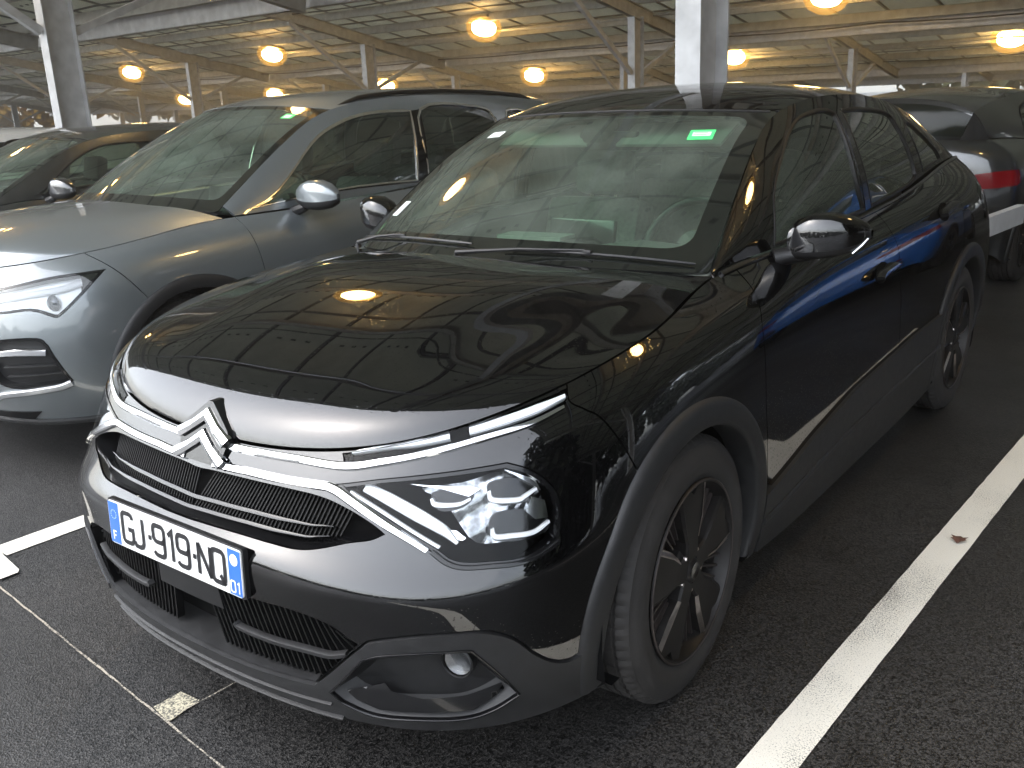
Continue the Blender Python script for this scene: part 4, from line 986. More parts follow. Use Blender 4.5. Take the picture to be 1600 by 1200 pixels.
def c4_front_details(car, S1, S2, S5, D):
    T = S1.T
    # ---- chrome strips and emblem
    for sg in (1, -1):
        f = (lambda p: p) if sg > 0 else neg
        cu = D['chrome_up'].copy(); cu[0] = (.058, cu[0, 1])
        strip('chrome_strip', S1, f(smooth_poly(cu, 8, False)), [.024, .025, .024, .022, .018, .015, .010], .007, M_CHROME, car, off=.001) if sg > 0 else strip('chrome_strip', S1, f(smooth_poly(cu, 8, False)), [.010, .015, .018, .022, .024, .025, .024], .007, M_CHROME, car, off=.001)
        cl = D['chrome_lo'].copy(); cl[0] = (.058, cl[1, 1]-.002); cl = np.insert(cl, 1, [(.14, cl[1, 1])], 0)
        w = [.026, .026, .026, .026, .024, .018, .014]
        strip('chrome_strip', S1, f(smooth_poly(cl, 8, False)), w if sg > 0 else w[::-1], .008, M_CHROME, car, off=.001)
    em = empty('emblem'); em.parent = car
    def ypl(z): return .128+(z-.72)*.42
    def chevron(z0, rise, th, half, name):
        for_out = [(-half, z0), (0, z0+rise), (half, z0)]
        mb = MB(); out = [(-half-.012, z0-th*.1), (-half*.55, z0+rise*.40), (0, z0+rise), (half*.55, z0+rise*.40), (half+.012, z0-th*.1)]
        inn = [(-half+.004, z0-th*1.05), (-half*.50, z0+rise*.40-th), (0, z0+rise-th*1.25), (half*.50, z0+rise*.40-th), (half-.004, z0-th*1.05)]
        rows = []
        for k in range(5):
            o_, i_ = out[k], inn[k]; mid = ((o_[0]+i_[0])/2, (o_[1]+i_[1])/2)
            rows.append([(o_[0], ypl(o_[1])+.002, o_[1]), (o_[0], ypl(o_[1])-.010, o_[1]-.001), (mid[0], ypl(mid[1])-.015, mid[1]), (i_[0], ypl(i_[1])-.010, i_[1]+.001), (i_[0], ypl(i_[1])+.002, i_[1])])
        V = [p for r in rows for p in r]; Fc = []
        for k in range(4):
            for j in range(4): Fc.append((k*5+j, k*5+j+1, (k+1)*5+j+1, (k+1)*5+j))
        Fc += [(0, 1, 2, 3, 4), (24, 23, 22, 21, 20)]
        mesh(name, V, Fc, M_CHROME, em)
    chevron(.783, .052, .023, .084, 'chevron'); chevron(.737, .052, .023, .084, 'chevron')
    mb = MB(); pol = [(-.092, .776), (-.080, .794), (-.008, .847), (.008, .847), (.080, .794), (.092, .776), (.075, .715), (-.075, .715)]
    mb.prism(pol, .0, .03, lambda a, b, d: Vector((a, ypl(b)-.002+d, b))); mb.build('emblem_base', M_GLOSSBLK, em)
    # ---- lamps
    for sg in (1, -1):
        f = (lambda p: p) if sg > 0 else neg
        hl = smooth_poly(D['headlight'], 4, True, corners=(0, 4, 9, 14)); hl = hl if area2(hl) > 0 else hl[::-1]
        lamp = empty('headlight'); lamp.parent = car
        panel('lens', S1, f(inset(hl, .010)), M_LENS, lamp, off=.001, gap=0, step=.03, flange=False)
        panel('frame', S1, f(hl), M_GLOSSBLK, lamp, holes=[f(inset(hl, .010))], off=.002, gap=.001, step=.02, depth=.05)
        panel('housing', S1, f(inset(hl, .004)), M_VOID, lamp, off=-.075, gap=0, step=.03, flange=False)
        strip('led_bar', S1, f(smooth_poly(D['led_a'], 6, False)), [.026, .028, .028, .022, .008] if sg > 0 else [.008, .022, .028, .028, .026], .010, M_WHITE, lamp, off=-.022)
        strip('led_bar', S1, f(smooth_poly(D['led_b'], 6, False)), .008, .006, M_WHITE, lamp, off=-.008)
        # three projector modules, each a box with a bright tray
        for key, d in (('a', .034), ('b', .030), ('c', .030)):
            q = smooth_poly(D['mod_'+key], 3, True); mo = panel('projector', S1, f(q), M_GLOSSBLK, lamp, off=-d, gap=0, step=.02, depth=.03)
            strip('led_tray', S1, f(smooth_poly(D['tray_'+key], 5, False)), [.008, .013, .011, .008], .008, M_WHITE, mo, off=-d+.006)
        for key, d in (('a', .018), ('b', .014), ('c', .014), ('d', .02)):
            panel('reflector', S1, f(D['ref_'+key]), M_REFLECT, lamp, off=-d, gap=0, step=.02, depth=.02)
        panel('bezel', S1, f(smooth_poly(D['bezel'], 3, True)), M_BEZEL, lamp, off=-.050, gap=0, step=.012, flange=False, warp=lambda q_, P_, N_: P_+N_*(.007*(np.abs((q_[:, :1]*22+q_[:, 1:]*6) % 2-1)+np.abs((q_[:, 1:]*26-q_[:, :1]*7) % 2-1))))
        # lower trim under the lamp, continuing the lower chrome
        strip('lamp_trim', S1, f(smooth_poly(D['lamp_trim'], 6, False)), .012, .006, M_GLOSSBLK, lamp, off=.003)
        # upper light bar in two lengths
        dr = smooth_poly(D['drl'], 4, True, corners=(0, 4, 5)); dr = dr if area2(dr) > 0 else dr[::-1]
        lb = empty('daytime_light'); lb.parent = car
        panel('lens', S1, f(inset(dr, .003)), M_LENS, lb, off=.001, gap=0, step=.02, flange=False)
        panel('housing', S1, f(dr), M_VOID, lb, off=-.028, gap=0, step=.02, flange=False)
        for path, w in ((D['drl_a'], [.008, .017, .019, .018]), (D['drl_b'], [.022, .025, .025, .014])):
            q = smooth_poly(path, 6, False); strip('led_bar', S1, f(q), w if sg > 0 else w[::-1], .008, M_WHITE, lb, off=-.012)
    # ---- number plate
    pc = Vector((0, .026, .541)); tl = .06
    pe = empty('number_plate'); pe.parent = car
    fx = lambda a, b, d: (a, pc.y-d+b*math.sin(tl)*1.0, pc.z+b*math.cos(tl))
    def rr(w, h, r, cx=0, cy=0):
        q = []
        for sx, sy, a0 in ((1, 1, 0), (-1, 1, 90), (-1, -1, 180), (1, -1, 270)): q += [(cx+sx*(w/2-r)+r*math.cos(R(a0+t)), cy+sy*(h/2-r)+r*math.sin(R(a0+t))) for t in (0, 30, 60, 90)]
        return q
    MB().prism(rr(.530, .119, .008), -.012, .000, lambda a, b, d: Vector(fx(a, b, d))).build('holder', M_DARKPL, pe)
    MB().prism(rr(.520, .110, .008), .0005, .004, lambda a, b, d: Vector(fx(a, b, d))).build('plate', mat('plate_white', (.80, .80, .78), .30, coat=.4), pe)
    mblue = mat('plate_blue', (.030, .135, .50), .30, coat=.4)
    for x in (-.2365, .2365):
        q = [(-.0, 0)]; l, r = (x-.0215, x+.0215); poly = [(l, -.053), (r, -.053), (r, .053), (l, .053)]
        MB().prism(poly, .0042, .0048, lambda a, b, d: Vector(fx(a, b, d))).build('blue_band', mblue, pe)
    mk = mat('plate_lettering', (.012, .012, .014), .4); mw = mat('plate_white_print', (.85, .86, .88), .4)
    def text(s, x, b, size, w, adv, mm, name, d=.0056, gaps=None):
        for c in s:
            V, Fc = strokes([[(p[0]*size*.58+x, p[1]*size*.588+b) for p in L] for L in glyph(c)], w)
            if V: mesh(name, [fx(v[0], v[1], d) for v in V], Fc, mm, pe)
            x += (adv if c not in '-' else adv*.62)*(1 if c != '1' else .92)
        return x
    text('GJ-919-NQ', -.200, -.0375, .075, .0122, .0500, mk, 'plate_character')
    text('F', -.243, -.044, .022, .0038, .02, mw, 'plate_character', d=.0058); text('01', .2215, -.046, .026, .0038, .0195, mw, 'plate_character', d=.0058)
    MB().prism([(.2365+.0135*math.cos(t), .030+.0135*math.sin(t)) for t in np.linspace(0, 2*math.pi, 24, endpoint=False)], .005, .0058, lambda a, b, d: Vector(fx(a, b, d))).build('region_mark', mw, pe)
    ring = [(-.2365+.011*math.cos(t), .022+.011*math.sin(t)) for t in np.linspace(0, 2*math.pi, 12, endpoint=False)]
    mb = MB()
    for a, b in ring: mb.prism([(a+.0016*math.cos(t), b+.0016*math.sin(t)) for t in (0, 1.26, 2.51, 3.77, 5.03)], .005, .0056, lambda a, b, d: Vector(fx(a, b, d)))
    mb.build('star_ring', mat('plate_stars', (.45, .55, .75), .4), pe)
    # ---- wipers
    for (a, b, c_) in (((.62, .035), (.10, .045), (-.02, .02)), ((-.02, .062), (-.62, .050), (-.55, .02))):
        p = [S5.P(a[0]+(b[0]-a[0])*t, a[1]+(b[1]-a[1])*t+.012*math.sin(math.pi*t)) + S5.N(a[0]+(b[0]-a[0])*t, a[1])*.009 for t in np.linspace(0, 1, 14)]
        w = MB(); w.tube(p, [.003]+[.0048]*12+[.003], 6); wi = w.build('wiper', M_DARKPL, car)
        q = p[7]; piv = S5.P(c_[0], .004)+np.array([0, -.03, .004])
        w = MB(); w.tube([piv, piv+np.array([0, 0, .02]), (np.array(piv)+q)/2+np.array([0, -.005, .022]), q+np.array([0, 0, .010])], [.010, .008, .005, .0035], 8); w.build('wiper_arm', M_DARKPL, wi)
        w = MB(); w.box(tuple(q+np.array([0, 0, .006])), (.04, .010, .010), bev=.002); w.build('wiper_clip', M_PLASTIC, wi)
    # ---- stickers on the screen
    st_ = empty('screen_stickers'); st_.parent = car
    def sticker(s, t, w, h, m, rot=0, name='sticker'):
        q = np.array([(-w/2, -h/2), (w/2, -h/2), (w/2, h/2), (-w/2, h/2)]); c, sn = math.cos(rot), math.sin(rot); q = q @ np.array([[c, sn], [-sn, c]])+[s, t]
        return panel(name, S5, q, m, st_, off=.0015, gap=0, step=.03, flange=False)
    sticker(*STK['green'], .085, .066, mat('sticker_green', (.08, .80, .20), .5), .12)
    g = STK['green']; sticker(g[0], g[1]+.004, .062, .028, mat('sticker_pale', (.70, .95, .70), .5), .12).location = (0, -.0006, .0006)
    for k_ in (-.006, .008): sticker(g[0]-.004, g[1]+.004+k_, .046, .003, mat('sticker_print', (.10, .30, .12), .6), .12, 'sticker_print').location = (0, -.0012, .0012)
    sticker(*STK['w1'], .085, .045, mat('sticker_white', (.75, .80, .78), .5)); sticker(*STK['w2'], .050, .085, mat('sticker_white'))
def c4_mirror(car):
    """door mirrors: cap, lower shell, indicator, foot"""
    for sg in (1, -1):
        e = empty('door_mirror'); e.parent = car
        # stations across the car from the root to the tip; section in (y,z)
        xs = [.805, .835, .88, .93, .975, 1.005, 1.018]
        zc = [1.045, 1.052, 1.058, 1.062, 1.066, 1.070, 1.074]; hh = [.052, .080, .092, .088, .072, .046, .018]; dd = [.06, .10, .118, .118, .098, .060, .022]; yc = [1.655, 1.648, 1.648, 1.658, 1.676, 1.70, 1.72]
        def sec(i, lo, hi, n=14):
            P = []
            for t in np.linspace(lo, hi, n):
                c, s_ = math.cos(t), math.sin(t)
                P.append((sg*xs[i], yc[i]-dd[i]*.5*(abs(c)**.55)*(1 if c > 0 else -1)-.0, zc[i]+hh[i]*(abs(s_)**.62)*(1 if s_ > 0 else -1)*(.92 if s_ > 0 else .52)))
            return P
        def loft(name, lo, hi, m, par, n=14, sc=1):
            V = []; Fc = []
            for i in range(len(xs)): V += sec(i, lo, hi, n)
            for i in range(len(xs)-1):
                for j in range(n-1):
                    f = (i*n+j, (i+1)*n+j, (i+1)*n+j+1, i*n+j+1); Fc.append(f if sg < 0 else f[::-1])
            Fc.append(tuple(range(n)))
            return mesh(name, V, Fc, m, par, smooth=True)
        loft('mirror_cap', -.28, math.pi*1.03, M_BLACK, e); loft('mirror_shell', math.pi*1.03, 2*math.pi-.28, M_DARKPL, e)
        mb = MB(); mb.tube([(sg*.985, 1.655, 1.030), (sg*1.005, 1.672, 1.052), (sg*1.016, 1.690, 1.070)], [.004, .005, .004], 8); mb.build('side_indicator', M_CHROME, e)
        mb = MB(); mb.tube([(sg*.775, 1.60, 1.010), (sg*.81, 1.625, 1.018), (sg*.87, 1.645, 1.026)], [.030, .026, .022], 10); mb.build('mirror_foot', M_DARKPL, e)
        mb = MB(); mb.box((sg*.905, 1.703, 1.064), (.14, .004, .075), bev=.0015); mb.build('mirror_glass', M_REFLECT, e)
def car_seat(parent, x, y, z=.42, m=None):
    m = m or M_SEAT; e = empty('seat'); e.parent = parent
    b = MB(); b.box((x, y, z), (.50, .52, .14), Matrix.Rotation(R(-6), 3, 'X'), .05); b.build('seat_cushion', m, e)
    b = MB(); b.box((x, y+.34, z+.34), (.48, .16, .66), Matrix.Rotation(R(-18), 3, 'X'), .06); b.build('seat_back', m, e)
    b = MB(); b.box((x, y+.47, z+.76), (.26, .10, .19), Matrix.Rotation(R(-12), 3, 'X'), .04); b.build('headrest', m, e)
    b = MB(); b.tube([(x-.06, y+.44, z+.62), (x-.06, y+.46, z+.70)], .007); b.tube([(x+.06, y+.44, z+.62), (x+.06, y+.46, z+.70)], .007); b.build('headrest_post', M_ALUCUT, e)
def car_interior(car, yb, zb, w, zroof, yseat, hand=1, wheel=True, dash_y=None):
    """dashboard from the foot of the screen, wheel, seats, mirror"""
    it = car
    V = []; Fc = []; n = 17; prof = [(yb+.06, zb-.03), (yb+.22, zb-.012), (yb+.42, zb-.02), (yb+.55, zb-.045), (yb+.60, zb-.09), (yb+.57, zb-.22), (yb+.50, zb-.42)]
    for x in np.linspace(-1, 1, n):
        hump = .035*math.exp(-((x*w-hand*.36)/.16)**2)
        for k, (y, z) in enumerate(prof): V.append((x*w, y+.10*abs(x)**2.5*(1 if k < 2 else .2), z+(hump if 2 <= k <= 4 else 0)))
    for j in range(n-1):
        for k in range(len(prof)-1): Fc.append((j*7+k, (j+1)*7+k, (j+1)*7+k+1, j*7+k+1))
    d = mesh('dashboard', V, Fc, M_DASH, car, smooth=True)
    MB().box((0, yb+.60, zb-.03), (.27, .025, .15), Matrix.Rotation(R(-12), 3, 'X'), .008).build('centre_screen', M_GLOSSBLK, d)
    if wheel:
        c = Vector((hand*.36, yb+.75, zb-.06)); X = Matrix.Translation(c) @ Matrix.Rotation(R(65), 4, 'X')
        e = empty('steering_wheel'); e.parent = car
        b = MB(); ring = [X @ Vector((.185*math.cos(t), .175*math.sin(t), 0)) for t in np.linspace(0, 2*math.pi, 41)]; b.tube(ring, .016, 10, False); b.build('wheel_rim', M_DARKPL, e)
        b = MB(); b.lathe([(0, .02), (.06, .015), (.075, -.02), (.03, -.12)], 20, X); b.build('wheel_hub', M_DARKPL, e)
        for a in (0, 180, 270):
            b = MB(); b.bar(X @ Vector((0, 0, 0)), X @ Vector((.18*math.cos(R(a)), .17*math.sin(R(a)), 0)), .035, .015); b.build('wheel_spoke', M_PLASTIC, e)
    for sx in (-1, 1): car_seat(car, sx*.37, yseat, zb-.62)
    rb = empty('rear_bench'); rb.parent = car
    MB().box((0, yseat+.88, zb-.60), (1.25, .50, .16), bev=.05).build('seat_cushion', M_SEAT, rb)
    MB().box((0, yseat+1.20, zb-.26), (1.28, .16, .62), Matrix.Rotation(R(-22), 3, 'X'), .05).build('seat_back', M_SEAT, rb)
    for x in (-.42, 0, .42): MB().box((x, yseat+1.30, zb+.10), (.24, .09, .15), Matrix.Rotation(R(-15), 3, 'X'), .03).build('headrest', M_SEAT, rb)
    MB().box((0, yseat+.6, zb-.70), (1.5, 2.4, .03)).build('cabin_floor', M_VOID, car)
def c4_interior(car, S5):
    car_interior(car, 1.16, 1.03, .70, 1.45, 2.05, 1)
    p = S5.P(0., S5.T-.09)
    m = MB(); m.box((p[0], p[1]+.10, p[2]-.075), (.24, .03, .07), bev=.012); m.build('rear_view_mirror', M_DARKPL, car)
    m = MB(); m.box((p[0], p[1]+.035, p[2]-.03), (.09, .12, .05), Matrix.Rotation(R(26), 3, 'X'), .015); m.build('mirror_camera_pod', M_DARKPL, car)
    V = []; Fc = []                                  # headlining
    for x in np.linspace(-.58, .58, 9):
        for y, z in ((1.99, 1.408), (2.3, 1.452), (2.8, 1.455), (3.4, 1.385)): V.append((x, y+.1*(abs(x)/.58)**2, z-.05*(abs(x)/.58)**2))
    for j in range(8):
        for k in range(3): Fc.append((j*4+k, (j+1)*4+k, (j+1)*4+k+1, j*4+k+1))
    mesh('headlining', V, Fc, mat('headlining', (.12, .12, .115), .9), car, smooth=True)
    MB().box((.26, 1.97, 1.35), (.40, .16, .012), Matrix.Rotation(R(24), 3, 'X'), .004).build('sun_visor', mat('visor', (.22, .22, .2), .8), car)
    MB().box((-.26, 1.97, 1.35), (.40, .16, .012), Matrix.Rotation(R(24), 3, 'X'), .004).build('sun_visor', MAT['visor'], car)
    MB().box((-.10, 1.62, 1.03), (.26, .10, .012), Matrix.Rotation(R(4), 3, 'Z')).build('dash_display_hood', mat('display_hood', (.16, .18, .16), .6), car)
# ---------------------------------------------------------------- ground
def asphalt():
    m = mat('asphalt', (.03, .03, .03), .8); t = m.node_tree; b = t.nodes['Principled BSDF']; L = t.links.new
    co = t.nodes.new('ShaderNodeTexCoord')
    def noise(scale, detail=4):
        n = t.nodes.new('ShaderNodeTexNoise'); n.inputs['Scale'].default_value = scale; n.inputs['Detail'].default_value = detail; L(co.outputs['Object'], n.inputs['Vector']); return n
    v = t.nodes.new('ShaderNodeTexVoronoi'); v.inputs['Scale'].default_value = 200; L(co.outputs['Object'], v.inputs['Vector'])
    r = t.nodes.new('ShaderNodeValToRGB'); e = r.color_ramp.elements; e[0].color = (.004, .004, .004, 1); e[1].color = (.064, .061, .058, 1); e[0].position = .12; e[1].position = 1.0
    n1 = noise(300, 3); sep = t.nodes.new('ShaderNodeSeparateColor'); L(v.outputs['Color'], sep.inputs[0])
    mx = t.nodes.new('ShaderNodeMath'); mx.operation = 'MULTIPLY'; L(sep.outputs[0], mx.inputs[0]); L(n1.outputs[0], mx.inputs[1])
    m3 = t.nodes.new('ShaderNodeMath'); m3.operation = 'MULTIPLY'; m3.inputs[1].default_value = 1.7; L(mx.outputs[0], m3.inputs[0]); L(m3.outputs[0], r.inputs[0])
    n2 = noise(.9, 6); r2 = t.nodes.new('ShaderNodeMapRange'); r2.inputs[1].default_value = .3; r2.inputs[2].default_value = .7; r2.inputs[3].default_value = .70; r2.inputs[4].default_value = 1.25; L(n2.outputs[0], r2.inputs[0])
    mc = t.nodes.new('ShaderNodeMixRGB'); mc.blend_type = 'MULTIPLY'; mc.inputs[0].default_value = 1; L(r.outputs[0], mc.inputs[1]); L(r2.outputs[0], mc.inputs[2]); L(mc.outputs[0], b.inputs['Base Color'])
    n5 = noise(1.7, 7); r5 = t.nodes.new('ShaderNodeMapRange'); r5.inputs[1].default_value = .60; r5.inputs[2].default_value = .72; r5.inputs[3].default_value = 1; r5.inputs[4].default_value = .55; L(n5.outputs[0], r5.inputs[0]); m5 = t.nodes.new('ShaderNodeMixRGB'); m5.blend_type = 'MULTIPLY'; m5.inputs[0].default_value = 1; L(mc.outputs[0], m5.inputs[1]); L(r5.outputs[0], m5.inputs[2]); L(m5.outputs[0], b.inputs['Base Color'])
    n4 = noise(.55, 5); r3 = t.nodes.new('ShaderNodeMapRange'); r3.inputs[1].default_value = .35; r3.inputs[2].default_value = .65; r3.inputs[3].default_value = .34; r3.inputs[4].default_value = .68; L(n4.outputs[0], r3.inputs[0]); L(r3.outputs[0], b.inputs['Roughness'])
    bp = t.nodes.new('ShaderNodeBump'); bp.inputs['Strength'].default_value = .38; bp.inputs['Distance'].default_value = .004; L(v.outputs['Distance'], bp.inputs['Height']); L(bp.outputs[0], b.inputs['Normal'])
    return m
g = mesh('ground', [(-160, -160, 0), (160, -160, 0), (160, 160, 0), (-160, 160, 0)], [(0, 1, 2, 3)], asphalt()); tag(g, None, kind='structure')
def road_paint(name, col, wear, scale=55):
    """worn line paint: the asphalt shows through in specks"""
    m = mat(name, col, .65); t = m.node_tree; b = t.nodes['Principled BSDF']; L = t.links.new; co = t.nodes.new('ShaderNodeTexCoord')
    n = t.nodes.new('ShaderNodeTexNoise'); n.inputs['Scale'].default_value = scale*2.2; n.inputs['Detail'].default_value = 5; n.inputs['Roughness'].default_value = .75; L(co.outputs['Object'], n.inputs['Vector'])
    n2 = t.nodes.new('ShaderNodeTexNoise'); n2.inputs['Scale'].default_value = 2.2; n2.inputs['Detail'].default_value = 3; L(co.outputs['Object'], n2.inputs['Vector'])
    ad = t.nodes.new('ShaderNodeMath'); ad.operation = 'MULTIPLY_ADD'; ad.inputs[1].default_value = .55; L(n2.outputs[0], ad.inputs[0]); L(n.outputs[0], ad.inputs[2])
    r = t.nodes.new('ShaderNodeValToRGB'); e = r.color_ramp.elements; e[0].position = wear; e[1].position = wear+.10; e[0].color = (.08, .078, .07, 1); e[1].color = (*col, 1)
    L(ad.outputs[0], r.inputs[0]); L(r.outputs[0], b.inputs['Base Color'])
    bp = t.nodes.new('ShaderNodeBump'); bp.inputs['Strength'].default_value = .4; bp.inputs['Distance'].default_value = .003; L(n.outputs[0], bp.inputs['Height']); L(bp.outputs[0], b.inputs['Normal'])
    return m
M_LINE = road_paint('line_paint', (.80, .76, .66), .60, 110); M_MARK = road_paint('old_mark_paint', (.55, .50, .36), .74, 70)
M_CHALK = road_paint('chalk', (.45, .40, .32), .72, 60)
BA = R(2.77)
def bay(x, y): return (x+y*math.tan(BA), y)
def flat(name, pts, m, label, cat, z=.004, group=None):
    o = mesh(name, [(p[0], p[1], z) for p in pts], [tuple(range(len(pts)))], m); o['kind'] = 'structure'; return o
def ragged(x0, x1, y0, y1, d=.05, a=.0011, seed=1):
    """long painted stripe with slightly uneven edges, slanted with the bays"""
    rnd = random.Random(seed); ys = np.arange(y0, y1, d); V = []
    for y in ys: V.append((*bay(x0+rnd.uniform(-a, a), y),)); V.append((*bay(x1+rnd.uniform(-a, a), y),))
    return V
def stripe(name, x0, x1, y0, y1, m, seed=1):
    V = ragged(x0, x1, y0, y1, seed=seed); n = len(V)//2
    o = mesh(name, [(a, b, .004) for a, b in V], [(2*i, 2*i+1, 2*i+3, 2*i+2) for i in range(n-1)], m); o['kind'] = 'structure'; return o
stripe('bay_line', 1.076, 1.190, -2.5, 5.0, M_LINE, 2)
stripe('bay_line', -1.615, -1.505, .25, 5.0, M_LINE, 3)
for k, x in enumerate((-4.30, -7.0, -9.7, 3.78)): stripe('bay_line', x-.05, x+.05, .2, 5.0, M_LINE, 5+k)
flat('bay_line_end', [(-1.60, .262), (-1.49, .24), (-1.335, .218), (-1.315, .205), (-1.318, .145), (-1.345, .14), (-2.2, .20), (-2.2, .31)], M_LINE, None, None, .0085)
flat('setting_out_mark', [(-.238, .036), (-.236, .118), (-.160, .124), (-.148, .022)], M_MARK, None, None)
def thin(name, a, b, w, m):
    rnd = random.Random(7); a = np.array(a); b = np.array(b); L = np.linalg.norm(b-a); d = (b-a)/L; nn = np.array([-d[1], d[0]]); V = []; n = int(L/.03)
    for i in range(n+1):
        p = a+d*L*i/n+nn*rnd.uniform(-.0012, .0012); h = w*rnd.uniform(.3, .6); V += [tuple(p-nn*h), tuple(p+nn*h)]
    o = mesh(name, [(x, y, .0055) for x, y in V], [(2*i, 2*i+2, 2*i+3, 2*i+1) for i in range(n)], m); o['kind'] = 'structure'
thin('chalk_line', (-1.9, .178), (1.2, -.103), .0062, M_CHALK); thin('chalk_line', (-.155, .075), (-.10, 1.1), .005, M_CHALK)
# a dead leaf on the line
lf = [(0, -.035), (.012, -.02), (.026, -.012), (.02, .004), (.028, .02), (.010, .022), (0, .042), (-.012, .02), (-.027, .016), (-.018, 0), (-.024, -.014), (-.010, -.02)]
o = mesh('leaf', [(1.25+a, 2.12+b*.8, .010+.010*abs(a)/.028) for a, b in lf]+[(1.25, 2.12, .0135)], [(i, (i+1) % 12, 12) for i in range(12)], mat('dead_leaf', (.12, .055, .035), .8)); tag(o, 'small brown dead leaf lying on the white bay line', 'leaf')
# ---------------------------------------------------------------- solar canopies
M_GALV = mat('galvanised_steel', (.50, .51, .52), .5, .15, noise=(6, .18))
M_GALV2 = mat('galvanised_beam', (.46, .46, .44), .6, .15, noise=(5, .22))
M_PV = mat('panel_backsheet', (.60, .60, .54), .55, noise=(2.5, .18))
def translucent(m, amount):
    """glass-glass modules let some daylight through"""
    t = m.node_tree; b = t.nodes['Principled BSDF']; o = [n for n in t.nodes if n.type == 'OUTPUT_MATERIAL'][0]; tr = t.nodes.new('ShaderNodeBsdfTranslucent'); tr.inputs[0].default_value = (.80, .82, .72, 1)
    mx = t.nodes.new('ShaderNodeMixShader'); mx.inputs[0].default_value = amount; t.links.new(b.outputs[0], mx.inputs[1]); t.links.new(tr.outputs[0], mx.inputs[2]); t.links.new(mx.outputs[0], o.inputs[0])
translucent(M_PV, .22)
_t = M_PV.node_tree; _i = _t.nodes.new('ShaderNodeObjectInfo'); _m = _t.nodes.new('ShaderNodeMapRange'); _m.inputs[3].default_value = .72; _m.inputs[4].default_value = 1.18; _t.links.new(_i.outputs['Random'], _m.inputs[0])
_b = _t.nodes['Principled BSDF']; _src = _b.inputs['Base Color'].links[0].from_socket; _k = _t.nodes.new('ShaderNodeMixRGB'); _k.blend_type = 'MULTIPLY'; _k.inputs[0].default_value = 1; _t.links.new(_src, _k.inputs[1]); _t.links.new(_m.outputs[0], _k.inputs[2]); _t.links.new(_k.outputs[0], _b.inputs['Base Color'])
M_PVF = mat('panel_frame', (.20, .20, .20), .5, .5)
M_JB = mat('junction_box', (.01, .01, .01), .6)
CA = R(2.3); EX = Vector((math.cos(CA), -math.sin(CA), 0)); EY = Vector((math.sin(CA), math.cos(CA), 0)); C0 = Vector((-1.26, 5.22, 0))
SL = .207; SP = 9.1
def i_beam(mb, a, b, h, w, tf=.014, tw=.010, up=None):
    """I section from a to b; h across the web along 'up'"""
    a, b = Vector(a), Vector(b); d = (b-a).normalized(); u = Vector(up) if up else Vector((0, 0, 1)); u = (u-d*u.dot(d)).normalized()
    for s in (-1, 1): mb.bar(a+u*s*(h/2-tf/2), b+u*s*(h/2-tf/2), w, tf, up=u)
    mb.bar(a, b, tw, h-2*tf-.001, up=u)
def frame_mesh(y0, y1):
    """column, rafter and struts share their meshes between frames"""
    d = {}
    return d
